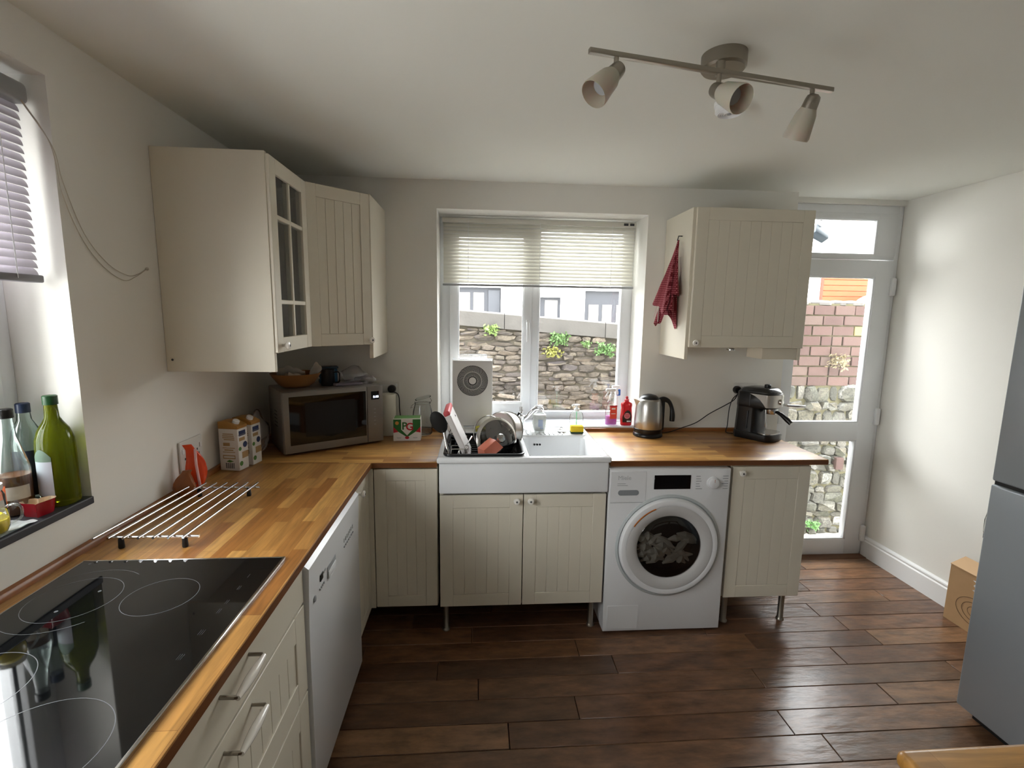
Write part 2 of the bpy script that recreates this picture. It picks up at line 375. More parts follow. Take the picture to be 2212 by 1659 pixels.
# transom light
wp('transom_frame', MB().box(3.0, 3.06, .119, .17, 1.955, 2.21, .003).box(3.56, 3.69, .119, .17, 1.955, 2.21, .003).box(3.0, 3.69, .1195, .17, 2.172, 2.21, .003), m_upvc, dr)
wp('transom_bead', pvc_ring(MB(), 3.058, 3.562, 1.96, 2.176, .122, .15, .010), m_upvc, dr)
wp('pane', B(3.06, 3.56, .148, .154, 1.96, 2.176), m_glass, dr, False)
leaf = MB()
leaf.box(3.0, 3.094, .112, .165, .012, 1.93, .004).box(3.575, 3.690, .112, .165, .012, 1.93, .004)
leaf.box(3.09, 3.58, .1125, .1645, 1.828, 1.93, .004).box(3.09, 3.58, .1125, .1645, .790, .908, .004).box(3.09, 3.58, .1125, .1645, .012, .112, .004)
lf = wp('door_leaf', leaf, m_upvc, dr)
wp('glazing_bead', pvc_ring(MB(), 3.092, 3.577, .906, 1.83, .116, .15, .010), m_upvc, lf)
wp('glazing_bead', pvc_ring(MB(), 3.092, 3.577, .110, .792, .116, .15, .010), m_upvc, lf)
wp('pane', B(3.1, 3.57, .14, .146, .91, 1.825), m_glass, lf, False)
wp('pane', B(3.1, 3.57, .14, .146, .115, .785), m_glass, lf, False)
for z in (1.77, .95, .155):
    wp('hinge', MB().box(3.675, 3.705, .092, .121, z-.055, z+.055, .008), m_white, dr)
hm = MB().box(3.028, 3.062, .106, .113, .90, 1.10, .004)
hd = wp('handle_plate', hm, m_white, dr)
wp('door_handle', MB().tube([(3.046, .11, 1.03), (3.046, .072, 1.03), (3.06, .062, 1.028), (3.17, .062, 1.022)], .008, 10), m_chrome, dr)
struct('trim_2', B(2.957, XR-.01, .06, .125, -.011, .004, .003), mat('door_threshold', '#6a4a34', .5))

# ================================================================== left window
lw = bpy.data.objects.new('window_2', None); COL.objects.link(lw); lw.location = (-.2, -2.0, lwz0); lw['kind'] = 'structure'
def pvc_ring_x(mb, y0, y1, z0, z1, x0, x1, t):
    mb.box(x0, x1, y0, y0+t, z0, z1, .004).box(x0, x1, y1-t, y1, z0, z1, .004).box(x0+.0005, x1-.0005, y0+t-.002, y1-t+.002, z0, z0+t, .004).box(x0+.0005, x1-.0005, y0+t-.002, y1-t+.002, z1-t, z1, .004); return mb
mb = pvc_ring_x(MB(), lwy0, lwy1, lwz0, lwz1, -.235, -.165, .055); mb.box(-.234, -.166, -2.26, -2.20, lwz0+.05, lwz1-.05, .003)
wp('window_frame', mb, m_upvc, lw)
for a, b in ((lwy0+.05, -2.255), (-2.205, lwy1-.05)):
    sh = wp('sash', pvc_ring_x(MB(), a, b, lwz0+.05, lwz1-.05, -.225, -.155, .05), m_upvc, lw)
    wp('pane', B(-.195, -.19, a+.045, b-.045, lwz0+.095, lwz1-.095), m_glass, sh, False)
    wp('window_seal', pvc_ring_x(MB(), a+.046, b-.046, lwz0+.096, lwz1-.096, -.19, -.170, .004), m_seal, sh)
struct('trim_3', B(-.165, .006, lwy0-.0, lwy1, 1.005, 1.027, .003), m_slate)
# blind of the left window
b2 = thing('venetian_blind', 'half lowered lilac grey venetian blind of the left wall window', 'blind', (-.06, -1.97, 2.14))
ly0, ly1 = -3.075, -1.385
wp('headrail', MB().box(-.085, -.030, ly0, ly1+.010, 2.078, 2.130, .014, 4), m_grey, b2)
sl2 = slat_mb(ly1-ly0, .025, math.radians(60), .003).mesh('slat', m_slat2, fix=False)
for i in range(21):
    o = link('slat', sl2, b2); o.location = (-.058+.06, (ly0+ly1)/2+1.97, 2.07-i*.0205-2.14); o.rotation_euler = (random.uniform(-.04, .04), 0, PI/2)
wp('bottom_rail', MB().box(-.074, -.040, ly0, ly1+.002, 1.632, 1.652, .004), mat('blind_rail_grey', '#77747a', .4), b2)
for y in (-1.46, -2.23, -2.95):
    wp('ladder_cord', MB().tube([(-.040, y, 2.08), (-.040, y, 1.64)], .0012, 5), m_white, b2)
pts = [(-.035, -1.40, 2.10), (-.005, -1.38, 2.03), (.004, -1.355, 1.95)]
def spl(pts, n=8):
    P = [Vector(p) for p in pts]; P = [P[0]*2-P[1]]+P+[P[-1]*2-P[-2]]; r = []
    for i in range(1, len(P)-2):
        for k in range(n):
            t = k/n; a, b, c, d = P[i-1:i+3]
            r.append(.5*((2*b)+(-a+c)*t+(2*a-5*b+4*c-d)*t*t+(-a+3*b-3*c+d)*t**3))
    r.append(P[-2]); return r
cw = MB()
cw.tube(spl([(-.035, -1.40, 2.09), (.003, -1.372, 1.99), (.004, -1.352, 1.87), (.004, -1.30, 1.76), (.004, -1.23, 1.69), (.004, -1.15, 1.655), (.004, -1.09, 1.672), (.004, -1.035, 1.70)]), .0011, 5)
cw.tube(spl([(-.035, -1.40, 2.085), (.003, -1.366, 1.985), (.004, -1.345, 1.90), (.004, -1.29, 1.775), (.004, -1.21, 1.70), (.004, -1.13, 1.672), (.004, -1.08, 1.68), (.004, -1.035, 1.70)]), .0011, 5)
cw.sphere((.005, -1.035, 1.70), .005, 8, 6)
single('blind_pull_cord', cw, mat('cord_beige', '#c4bbac', .7), 'thin beige looped pull cord hooked across the left wall above the cabinet side', 'cord')

# ================================================================== worktops
def top(name, x0, x1, y0, y1, m, label):
    mb = MB().use(m).box(x0, x1, y0, y1, .858, HW, .003)
    o = single(name, mb, m, label, 'worktop', group='oak worktop pieces')
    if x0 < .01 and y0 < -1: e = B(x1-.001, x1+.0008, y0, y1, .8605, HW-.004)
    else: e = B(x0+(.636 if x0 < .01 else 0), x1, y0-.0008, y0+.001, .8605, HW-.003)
    lp('front_edge', e, m_oakedge, o, False)  # dark strip: oiled edge wood, with the front's shade painted into its colour
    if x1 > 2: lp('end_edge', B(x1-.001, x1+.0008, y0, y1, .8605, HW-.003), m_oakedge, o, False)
    return o
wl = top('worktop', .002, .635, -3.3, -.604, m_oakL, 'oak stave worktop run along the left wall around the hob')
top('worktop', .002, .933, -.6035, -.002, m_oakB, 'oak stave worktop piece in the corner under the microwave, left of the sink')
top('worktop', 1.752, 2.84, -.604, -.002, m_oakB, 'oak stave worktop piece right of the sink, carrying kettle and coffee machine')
def strip(p, label):
    single('upstand_strip', p, m_oaktrim, label, 'trim strip', group='oak strips along the walls')
pr = [(0, 0), (.018, 0), (.018, .010), (.013, .017), (0, .019)]
strip(MB().ring([[(.001+a, y, HW+b) for a, b in pr] for y in (-3.2, -.02)]), 'narrow oak strip closing the worktop edge against the left wall')
strip(MB().ring([[(x, -.001-a, HW+b) for a, b in pr] for x in (.02, .915)]), 'narrow oak strip on the worktop behind tea box and jar')
strip(MB().ring([[(x, -.001-a, HW+b) for a, b in pr] for x in (1.76, 2.83)]), 'narrow oak strip on the worktop behind kettle and coffee machine')

# ================================================================== cabinets
def front(root, name, axis, c, a0, a1, z0, z1, th=.019, fr=.062, style='groove', boards=None, world=True, sgn=-1, frb=None, frt=None, deep=0):
    """cabinet front in plane: axis 'y' => faces -y at y=c, spans x a0..a1; axis 'x' => faces +x at x=c, spans y a0..a1"""
    g = .002; a0 += g; a1 -= g; z0 += g; z1 -= g
    frb = frb or fr; frt = frt or fr
    def bx(mb, u0, u1, d0, d1, w0, w1, bev=0):
        if axis == 'y': return mb.box(u0, u1, c+d0, c+d1, w0, w1, bev, 1)
        return mb.box(c-d1, c-d0, u0, u1, w0, w1, bev, 1)
    mb = MB()
    if style == 'flat': bx(mb, a0, a1, 0, th, z0, z1, .002); return wp(name, mb, m_cab, root)
    bx(mb, a0, a0+fr, 0, th, z0, z1, .0015); bx(mb, a1-fr, a1, 0, th, z0, z1, .0015)
    bx(mb, a0+fr-.001, a1-fr+.001, .0002, th, z0, z0+frb, .0015); bx(mb, a0+fr-.001, a1-fr+.001, .0002, th, z1-frt, z1, .0015)
    if style == 'groove': bx(mb, a0+fr, a1-fr, .0032+.004*deep, th-.001, z0+frb, z1-frt)
    o = wp(name, mb, m_cab, root)
    if style == 'groove':
        n = boards or max(2, round((a1-a0-2*fr)/.055)); wdt = (a1-a0-2*fr)/n
        for i in range(n):
            q = MB(); bx(q, a0+fr+i*wdt+.0005+.0006*deep, a0+fr+(i+1)*wdt-.0005-.0006*deep, .0016+.0024*deep, .009, z0+frb+.001, z1-frt-.001, .0006)
            wp('groove_board', q, m_cab, o)
    return o
def knob(parent, p, d):
    """ceramic knob on a short stem with a dark screw in its middle"""
    d = Vector(d); mx = orient(d, p)
    q = MB().use(m_knob).lathe([(.006, 0), (.006, .010), (.013, .016), (.0155, .021), (.014, .026), (.006, .0285)], n=18)
    q.use(m_dgrey).lathe([(.0045, .0283), (.0045, .0292)], n=10)
    q.xform(mx); wp('knob', q, None, parent)
def leg(parent, x, y, h=.165):
    q = MB().lathe([(.020, 0), (.020, .004), (.016, .010), (.0145, .012), (.0145, h-.006), (.022, h-.004), (.022, h)], (x, y, 0), 18)
    wp('leg', q, m_nickel, parent)
def carcass(root, x0, x1, y0, y1, z0, z1, t=.016, back=True, top_=True, open_='y-'):
    q = MB().box(x0, x0+t, y0, y1, z0, z1).box(x1-t, x1, y0, y1, z0, z1).box(x0+t, x1-t, y0, y1, z0, z0+t)
    if open_ == 'y-': q.box(x0+t, x1-t, y1-.006, y1, z0+t, z1)
    else: q.box(x0, x0+.006, y0, y1, z0+t, z1)
    if top_: q.box(x0+t, x1-t, y0, y1, z1-t, z1)
    return wp('carcass', q, m_cab, root, False)
# corner base unit: door on the back run plus narrow knobbed door on the left run
c1 = thing('corner_base_cabinet', 'cream corner base cabinet left of the sink unit with grooved door', 'cabinet', (.64, -.35, 0))
q = MB().box(.05, .935, -.578, -.03, .163, .179).box(.92, .935, -.578, -.03, .18, .855).box(.05, .93, -.036, -.03, .18, .855).box(.05, .60, -.838, -.825, .163, .855).box(.05, .60, -.825, -.578, .163, .179).box(.05, .06, -.825, -.03, .18, .855).box(.603, .6405, -.6, -.580, .163, .853)
wp('carcass', q, m_cab, c1, False)
front(c1, 'door', 'y', -.597, .642, .935, .163, .852, boards=4, fr=.055)
d = front(c1, 'door', 'x', .62, -.838, -.600, .163, .852, boards=3, fr=.05)
knob(d, (.62, -.79, .806), (1, 0, 0))
for x, y in ((.56, -.80), (.1, -.1), (.88, -.1)): leg(c1, x, y)
# sink cabinet
c2 = thing('sink_cabinet', 'cream two door base cabinet on steel legs under the white sink', 'cabinet', (1.34, -.33, 0))
carcass(c2, .945, 1.737, -.590, -.03, .163, .728, top_=False)
d = front(c2, 'door', 'y', -.609, .944, 1.339, .163, .727); knob(d, (1.306, -.609, .700), (0, -1, 0))
d = front(c2, 'door', 'y', -.609, 1.339, 1.738, .163, .727); knob(d, (1.372, -.609, .700), (0, -1, 0))
for x in (.968, 1.70):
    for y in (-.54, -.1): leg(c2, x, y)
# right base cabinet
c3 = thing('base_cabinet', 'cream base cabinet with one knobbed door, right of the washing machine', 'cabinet', (2.56, -.31, 0))
carcass(c3, 2.362, 2.760, -.578, -.03, .163, .858)
d = front(c3, 'door', 'y', -.597, 2.361, 2.762, .163, .852); knob(d, (2.401, -.597, .823), (0, -1, 0))
for x in (2.405, 2.715):
    for y in (-.54, -.1): leg(c3, x, y)
# drawer unit on the left run
c4 = thing('drawer_cabinet', 'cream drawer cabinet with bow handles under the hob', 'cabinet', (.31, -1.86, 0))
carcass(c4, .03, .600, -2.256, -1.456, .10, .856, open_='x')
def bow(parent, z):
    yc = -1.852; q = MB()
    q.use(m_nickel).tube([(.62, yc-.061, z), (.648, yc-.061, z-.001), (.653, yc-.057, z-.004), (.653, yc+.057, z-.004), (.648, yc+.061, z-.001), (.62, yc+.061, z)], .0042, 8)
    h = wp('handle', q, None, parent)
    pts = [(.653, yc-.060+.12*i/12, z-.004) for i in range(13)]
    rr = [.0055+.0045*math.sin(PI*i/12) for i in range(13)]
    wp('handle_grip', MB().tube(pts, 1, 12, radii=rr), m_knob, h)
d = front(c4, 'drawer', 'x', .62, -2.256, -1.456, .735, .856, style='flat'); bow(d, .823)
d = front(c4, 'drawer', 'x', .62, -2.256, -1.456, .458, .732, fr=.07, frt=.075, deep=1); bow(d, .700)
d = front(c4, 'drawer', 'x', .62, -2.256, -1.456, .163, .455, fr=.07, frt=.070, deep=1); bow(d, .420)
c5 = thing('base_cabinet', 'cream base cabinet nearest the camera on the left run, beyond the drawers', 'cabinet', (.31, -2.75, 0))
carcass(c5, .03, .600, -3.26, -2.262, .10, .856, open_='x')
front(c5, 'door', 'x', .62, -3.262, -2.76, .163, .856); front(c5, 'door', 'x', .62, -2.758, -2.260, .163, .856)

# ---- wall cabinets, left corner
k1 = thing('glazed_wall_cabinet', 'cream wall cabinet with six pane glass door on the left wall', 'cabinet', (.19, -.78, 1.344))
y0, y1 = -.968, -.592
q = MB().box(0.001, .38, y0, y0+.018, 1.344, 2.114, .001, 1)
wp('side_panel', q, m_cab, k1)
q = MB().box(.001, .372, y0+.018, y1, 1.412, 1.430).box(.001, .372, y0+.018, y1, 2.092, 2.110).box(.001, .372, y1-.016, y1, 1.430, 2.092).box(.001, .008, y0+.018, y1-.016, 1.43, 2.092)
wp('carcass', q, m_cab, k1, False)
wp('shelf', B(.01, .35, y0+.02, y1-.018, 1.72, 1.736).box(.01, .35, y0+.02, y1-.018, 1.90, 1.916), m_cabin, k1)
d = front(k1, 'door', 'x', .392, y0+.002, y1-.001, 1.412, 2.108, style='open', fr=.055)
d.name = 'door'
mu = MB(); ya, yb = y0+.057, y1-.056; ym = (ya+yb)/2
mu.box(.376, .390, ym-.008, ym+.008, 1.47, 2.05, .002, 1)
for z in (1.905, 1.60): mu.box(.3765, .3895, ya, yb, z-.008, z+.008, .002, 1)
wp('glazing_bars', mu, m_cab, d)
m_cabgl = thin_glass('cabinet_glass', (.80, .82, .80), .02, .06, .12, (.55, .56, .54))
for zz in ((1.472, 1.592), (1.608, 1.897), (1.913, 2.05)):
    for yy in ((ya, ym-.008), (ym+.008, yb)):
        wp('pane', B(.380, .383, yy[0], yy[1], zz[0], zz[1]), m_cabgl, d, False)
knob(d, (.392, -.925, 1.440), (1, 0, 0))
wp('screw', MB().lathe([(.004, 0), (.004, .001)], n=8, xf=orient((0, -1, 0), (.022, -.968, 1.387))), m_dgrey, k1)
# glasses inside the glazed cabinet
k2 = thing('corner_wall_cabinet', 'cream diagonal corner wall cabinet with grooved door above the microwave', 'cabinet', (.25, -.25, 1.344))
pts = [(.001, -.001), (.001, -.590), (.372, -.590), (.592, -.372), (.592, -.001)]
q = MB().prism(pts, 1.412, 1.430).prism(pts, 2.092, 2.110)
q.box(.001, .372, -.590, -.574, 1.43, 2.092).box(.001, .01, -.574, -.001, 1.43, 2.092).box(.01, .592, -.01, -.001, 1.43, 2.092)
wp('carcass', q, m_cab, k2, False)
wp('side_panel', B(.594, .612, -.380, -.001, 1.344, 2.114, .001, seg=1), m_cab, k2)
# diagonal door built flat then turned 
P0 = Vector((.388, -.586, 0)); P1 = Vector((.608, -.386, 0)); L = (P1-P0).length; ang = math.atan2(P1.y-P0.y, P1.x-P0.x)
mx = Matrix.Translation(P0) @ Matrix.Rotation(ang, 4, 'Z')
dq = MB(); fr = .045
dq.box(0, fr, 0, .019, 1.412, 2.110, .0015, 1).box(L-fr, L, 0, .019, 1.412, 2.110, .0015, 1).box(fr-.001, L-fr+.001, .0002, .019, 1.412, 1.466, .0015, 1).box(fr-.001, L-fr+.001, .0002, .019, 2.056, 2.110, .0015, 1).box(fr, L-fr, .0055, .018, 1.466, 2.056)
dq.xform(mx); d = wp('door', dq, m_cab, k2)
nb = 5; wd = (L-2*fr)/nb
for i in range(nb):
    q = MB().box(fr+i*wd+.0010, fr+(i+1)*wd-.0010, .0028, .009, 1.467, 2.055, .001, 1).xform(mx); wp('groove_board', q, m_cab, d)
kp = mx @ Vector((L-.012, 0, 1.434)); knob(d, kp, mx.to_3x3() @ Vector((0, -1, 0)))
# ---- right wall cabinet
k3 = thing('wall_cabinet', 'cream wall cabinet with one door right of the window, tea towel on its side', 'cabinet', (2.49, -.18, 1.35))
wp('side_panel', B(2.186, 2.204, -.352, -.001, 1.350, 2.108, .001, seg=1), m_cab, k3)
wp('side_panel', B(2.796, 2.814, -.352, -.001, 1.350, 2.108, .001, seg=1), m_cab, k3)
q = MB().box(2.204, 2.796, -.347, -.001, 1.412, 1.430).box(2.204, 2.796, -.347, -.001, 2.088, 2.106).box(2.204, 2.796, -.008, -.001, 1.43, 2.09)
wp('carcass', q, m_cab, k3, False)
d = front(k3, 'door', 'y', -.372, 2.198, 2.812, 1.412, 2.108, fr=.06, boards=9)
knob(d, (2.224, -.372, 1.437), (0, -1, 0))
wp('underside_block', B(2.606, 2.796, -.350, -.20, 1.354, 1.412, .003), m_cab, k3)
wp('under_cabinet_hook', MB().lathe([(.022, .0), (.022, .004), (.012, .012)], (2.446, -.33, 1.399), 16), m_chrome, k3)

# ================================================================== hob
hb = thing('ceramic_hob', 'black glass ceramic hob with steel rim set into the left worktop', 'hob', (.32, -1.87, HW))
hx0, hx1, hy0, hy1 = .059, .588, -2.256, -1.487
wp('glass_top', B(hx0+.004, hx1-.006, hy0+.004, hy1-.003, HW+.0005, HW+.0055, .001, seg=1), m_blkgl, hb)
q = MB().box(hx0, hx0+.004, hy0, hy1, HW, HW+.006, .001, 1).box(hx1-.007, hx1, hy0, hy1, HW, HW+.0075, .0015, 1).box(hx0, hx1, hy1-.004, hy1, HW, HW+.0065, .001, 1).box(hx0, hx1, hy0, hy0+.004, HW, HW+.006, .001, 1)
wp('steel_rim', q, m_steel2, hb)
m_ring = mat('hob_print_grey', '#5c5e62', .3)
def ring_print(cx, cy, r, a0=0, a1=2*PI, t=.0012):
    q = MB(); n = 72; z = HW+.0057
    k = max(8, int(n*(a1-a0)/(2*PI)))
    vs = []; fs = []
    for i in range(k+1):
        a = a0+(a1-a0)*i/k
        for rr in (r-t/2, r+t/2): vs.append((cx+rr*math.cos(a), cy+rr*math.sin(a), z))
    for i in range(k): fs.append((2*i, 2*i+1, 2*i+3, 2*i+2))
    return q.add(vs, fs)
for cx, cy, r in ((.175, -1.67, .092), (.368, -1.668, .078), (.20, -1.96, .105), (.425, -2.095, .112)):
    wp('cooking_ring', ring_print(cx, cy, r), m_ring, hb, False)
wp('cooking_ring', ring_print(.175, -1.67, .130, PI*.30, PI*.78).add([], []), m_ring, hb, False)
wp('cooking_ring', ring_print(.175, -1.67, .130, PI*1.2, PI*1.75), m_ring, hb, False)
q = MB(); z = HW+.0057
for y, n in ((-1.585, 1), (-1.64, 2), (-1.70, 2), (-1.735, 2), (-1.81, 3), (-1.885, 3)):
    for k in range(n): q.add([(.532+k*.004, y-.008, z), (.533+k*.004, y-.008, z), (.533+k*.004, y+.008, z), (.532+k*.004, y+.008, z)], [(0, 1, 2, 3)])
wp('touch_control_marks', q, mat('hob_mark_dim', '#3c3d40', .3), hb, False)['kind'] = 'stuff'
q = MB()
for x, y in ((.088, -1.505), (.21, -1.64), (.175, -1.72), (.075, -1.745)): q.add([(x+.004*math.cos(a*PI/4), y+.004*math.sin(a*PI/4), z) for a in range(8)], [tuple(range(8))])
wp('sensor_dots', q, m_ring, hb, False)['kind'] = 'stuff'

# ================================================================== dishwasher
dw = thing('dishwasher', 'white freestanding dishwasher between the drawer cabinet and the corner', 'dishwasher', (.33, -1.145, 0))
ya, yb = -1.446, -.846
wp('body', B(.05, .600, ya+.002, yb-.002, .03, .852, .004), m_appl, dw)
prof = [(.600, .055), (.622, .055), (.628, .075), (.628, .60), (.630, .700), (.634, .828), (.630, .831), (.604, .854), (.600, .854)]
q = MB().ring([[(x, y, z) for x, z in prof] for y in (ya, yb)])
dd = wp('door', q, m_appl, dw)
wp('control_strip_joint', B(.630, .6335, ya+.001, yb-.001, .826, .8285), m_white, dd)
q = MB().use(m_grey).box(.606, .6338, -1.275, -1.180, .700, .742, .004)
q.use(m_white).box(.6325, .6362, -1.270, -1.186, .698, .724, .003)
wp('grip_recess', q, None, dd)
q = MB().use(m_black).box(.6305, .6342, -1.348, -1.322, .734, .756)
q.use(m_grey)
for k in range(4): q.box(.6305, .6350, -1.355+k*.0125, -1.347+k*.0125, .708, .715, .002)
for k in range(7): q.box(.6305, .6350, -1.075+k*.020, -1.063+k*.020, .708, .714, .002)
wp('display_and_buttons', q, None, dd)
wp('power_button', MB().lathe([(.010, 0), (.010, .003), (.007, .004)], n=16, xf=orient((1, 0, 0), (.631, -1.400, .710))), m_grey, dd)
q = MB()
for k in range(7): q.box(.6308, .6334, -1.072+k*.020, -1.066+k*.020, .728, .742)
for k in range(3): q.box(.6308, .6334, -1.312+k*.008, -1.308+k*.008, .742, .750)
wp('printed_symbols', q, mat('faint_print', '#b9bbbb', .5), dd, False)
for y in (ya+.06, yb-.06):
    wp('foot', MB().lathe([(.02, 0), (.02, .01), (.010, .012), (.010, .034)], (.55, y, 0), 12), m_black, dw); wp('foot', MB().lathe([(.02, 0), (.02, .01), (.010, .012), (.010, .034)], (.10, y, 0), 12), m_black, dw)

# ================================================================== sink
sk = thing('ceramic_sink', 'white double bowl ceramic sink with deep front apron under the window', 'sink', (1.34, -.32, .736))
sx0, sx1, sy0, sy1, st = .934, 1.750, -.632, -.006, .912
q = MB()
# rim as a frame around two bowls, with the bowls as inner shells
b1 = (.975, 1.335, -.590, -.205); b2_ = (1.368, 1.712, -.592, -.212); zb = .742
q.box(sx0+.001, b1[0], sy0+.02, sy1, st-.0275, st-.0006, .009, 3).box(b2_[1], sx1-.001, sy0+.02, sy1, st-.0275, st-.0006, .009, 3)
q.box(sx0, sx1, sy0, b1[2], st-.028, st, .009, 3).box(sx0+.02, sx1-.02, b1[3], sy1-.001, st-.027, st-.0012, .007, 3).box(b1[1], b2_[0], b1[2]-.01, b1[3]+.01, st-.03, st-.004, .006, 3)
wp('rim', q, m_cera, sk)
q = MB().box(.944, 1.741, -.620, -.594, .736, st-.020, .007, 3).box(.945, .972, -.600, -.02, .737, st-.021, .004).box(1.714, 1.740, -.600, -.02, .737, st-.021, .004).box(.95, 1.735, -.2, -.021, .738, st-.022, .004)
wp('apron', q, m_cera, sk)
for bb in (b1, b2_):
    x0, x1, y0_, y1_ = bb; q = MB()
    def rr(x0, x1, y0, y1, r, z, n=6):
        P = []
        for cx, cy, a in ((x1-r, y1-r, 0), (x0+r, y1-r, PI/2), (x0+r, y0+r, PI), (x1-r, y0+r, 3*PI/2)):
            for k in range(n+1): P.append((cx+r*math.cos(a+PI/2*k/n), cy+r*math.sin(a+PI/2*k/n), z))
        return P
    rs = [rr(x0-.004, x1+.004, y0_-.004, y1_+.004, .03, st-.003), rr(x0+.004, x1-.004, y0_+.004, y1_-.004, .03, st-.014), rr(x0+.008, x1-.008, y0_+.008, y1_-.008, .035, zb+.03), rr(x0+.025, x1-.025, y0_+.025, y1_-.025, .03, zb+.008), rr(x0+.12, x1-.12, y0_+.12, y1_-.12, .02, zb+.004)]
    rs = [list(reversed(r)) for r in rs]
    q.ring(rs, False, True)
    o = link('bowl', q.mesh('bowl', m_cera, True, sk.location, fix=False), sk)
q = MB()
for k in range(3): q.lathe([(.0055, 0), (.0055, .003)], n=12, xf=orient((0, -1, 0), (1.433+k*.015, -.2175, .862)))
wp('overflow_holes', q, m_blackm, sk)
q = MB()
for k in range(9): 
    x = 1.395+k*.024
    if 1.43 < x < 1.0: continue
    q.box(x, x+.009, -.195, -.095, st-.001, st+.004, .002)
wp('drain_ribs', q, m_cera, sk)

# ================================================================== tap
tp = thing('mixer_tap', 'chrome mixer tap behind the stacked pans on the sink ledge', 'tap', (1.372, -.06, st))
q = MB().lathe([(.026, 0), (.026, .006), (.020, .010), (.020, .060), (.024, .064), (.024, .078), (.016, .084)], (0, 0, 0), 20)
lp('tap_body', q, m_chrome, tp)
q = MB().tube(spl([(0, 0, .050), (.03, -.015, .075), (.07, -.04, .125), (.098, -.055, .135), (.115, -.065, .122)]), .0105, 12)
lp('spout', q, m_chrome, tp)
lp('lever', MB().box(-.012, .012, -.012, .03, .084, .10, .004).tube([(-.0, 0, .095), (.0, .01, .128)], .010, 10), m_chrome, tp)
lp('lever', MB().lathe([(.010, 0), (.012, .03), (.009, .034)], (-.035, .0, .055), 12).tube([(-.035, 0, .06), (0, 0, .05)], .008, 8), m_chrome, tp)

# ================================================================== washing machine
wm = thing('washing_machine', 'white front loading washing machine with black display', 'washing machine', (2.044, -.31, 0))
X0, X1 = 1.746, 2.342; YF = -.617; ZT = .849; cx_w = 2.050
q = MB().box(X0, X1, YF+.070, -.02, .012, .838, .006, 3).box(X0, cx_w-.165, YF+.016, YF+.075, .012, .838).box(cx_w+.165, X1, YF+.016, YF+.075, .012, .838).box(cx_w-.165, cx_w+.165, YF+.016, YF+.075, .012, .295).box(cx_w-.165, cx_w+.165, YF+.016, YF+.075, .625, .838)
wp('body', q, m_appl, wm)
wp('top_lid', B(X0, X1, YF+.006, -.02, .839, ZT, .004), m_appl, wm)
fq = MB()
def porthole_panel(q, x0, x1, z0, z1, cx, cz, r, y0, y1, n=64):
    out = []; inn = []
    for k in range(n):
        a = 2*PI*k/n; c, s_ = math.cos(a), math.sin(a); t = min((x1-cx)/c if c > 1e-6 else ((x0-cx)/c if c < -1e-6 else 9), (z1-cz)/s_ if s_ > 1e-6 else ((z0-cz)/s_ if s_ < -1e-6 else 9))
        out.append((cx+c*t, cz+s_*t)); inn.append((cx+c*r, cz+s_*r))
    for tx, tz in ((x0, z0), (x1, z0), (x1, z1), (x0, z1)):
        j = min(range(n), key=lambda i: (out[i][0]-tx)**2+(out[i][1]-tz)**2); out[j] = (tx, tz)
    b = .006
    def sh(p, e): return (min(max(p[0], x0+e), x1-e), min(max(p[1], z0+e), z1-e))
    q.ring([[(p[0], y0, p[1]) for p in inn], [(*[(sh(p, b))[0]], y0, sh(p, b)[1]) for p in out], [(sh(p, .0018)[0], y0+.0018, sh(p, .0018)[1]) for p in out], [(p[0], y0+b, p[1]) for p in out], [(p[0], y1, p[1]) for p in out], [(p[0], y1, p[1]) for p in inn]], False, False)
    return q
porthole_panel(fq, X0, X1, .012, .848, 2.050, .460, .200, YF, YF+.018)
fp = wp('front_panel', fq, m_appl, wm)
cx, cz = 2.050, .460
mxd = orient((0, -1, 0), (cx, YF, cz))
q = MB().lathe([(.262, -.002), (.262, .004), (.252, .010), (.246, .003)], n=64, xf=mxd, caps=(False, False))
wp('door_surround', q, mat('pale_grey_enamel', '#b9bfc0', .3), fp)
q = MB().lathe([(.246, .0), (.245, .016), (.238, .026), (.222, .030), (.214, .027)], n=64, xf=mxd, caps=(False, False))
dd = wp('door', q, m_appl, wm)
q = MB().lathe([(.215, .026), (.208, .0285), (.170, .021), (.158, .012)], n=64, xf=mxd, caps=(False, False))
wp('door_ring', q, mat('pale_grey_plastic', '#c6c5c4', .22), dd)
q = MB().lathe([(.159, .013), (.150, .020), (.120, .024), (.06, .026), (.001, .027)], n=48, xf=mxd, caps=(False, True))
wp('door_glass', q, thin_glass('porthole_glass', (.5, .52, .54), 0, .05), dd)
q = MB().lathe([(.158, .010), (.150, -.05), (.02, -.055)], n=40, xf=mxd, caps=(False, True))
wp('drum', q, mat('drum_dark', '#1c1c1e', .35, .3), wm)
q = MB()
rnd = random.Random(5)
for k in range(30):
    a0 = rnd.uniform(PI*.92, PI*2.08); r0 = rnd.uniform(.01, .135); c_ = Vector((cx+r0*math.cos(a0)*.92, YF+.024, cz+r0*math.sin(a0)*.95+.01))
    a = rnd.uniform(-.8, .8); l_ = rnd.uniform(.03, .06); dx, dz = math.cos(a)*l_, math.sin(a)*l_
    q.tube([c_-Vector((dx, 0, dz)), c_-Vector((dx*.3, .004, dz*.3-.008)), c_+Vector((dx*.4, .004, dz*.4+.006)), c_+Vector((dx, 0, dz))], 1, 8, radii=[.004, rnd.uniform(.010, .026), rnd.uniform(.008, .020), .004])
lq = link('laundry', q.mesh('laundry', mat('laundry_grey', '#b8ad9c', .9), True, wm.location), wm)
q = MB().ring([[mxd @ Vector((r*math.cos(a), r*math.sin(a), zz)) for r, zz in ((.2135, .0272), (.2195, .0312), (.2165, .0322), (.211, .0285))] for a in [math.radians(112+i*3) for i in range(13)]])
wp('orange_reflector', q, mat('orange_accent', '#c8742c', .3), dd)
q = MB().box(X0+.008, 1.925, YF-.0006, YF+.001, .682, .684)
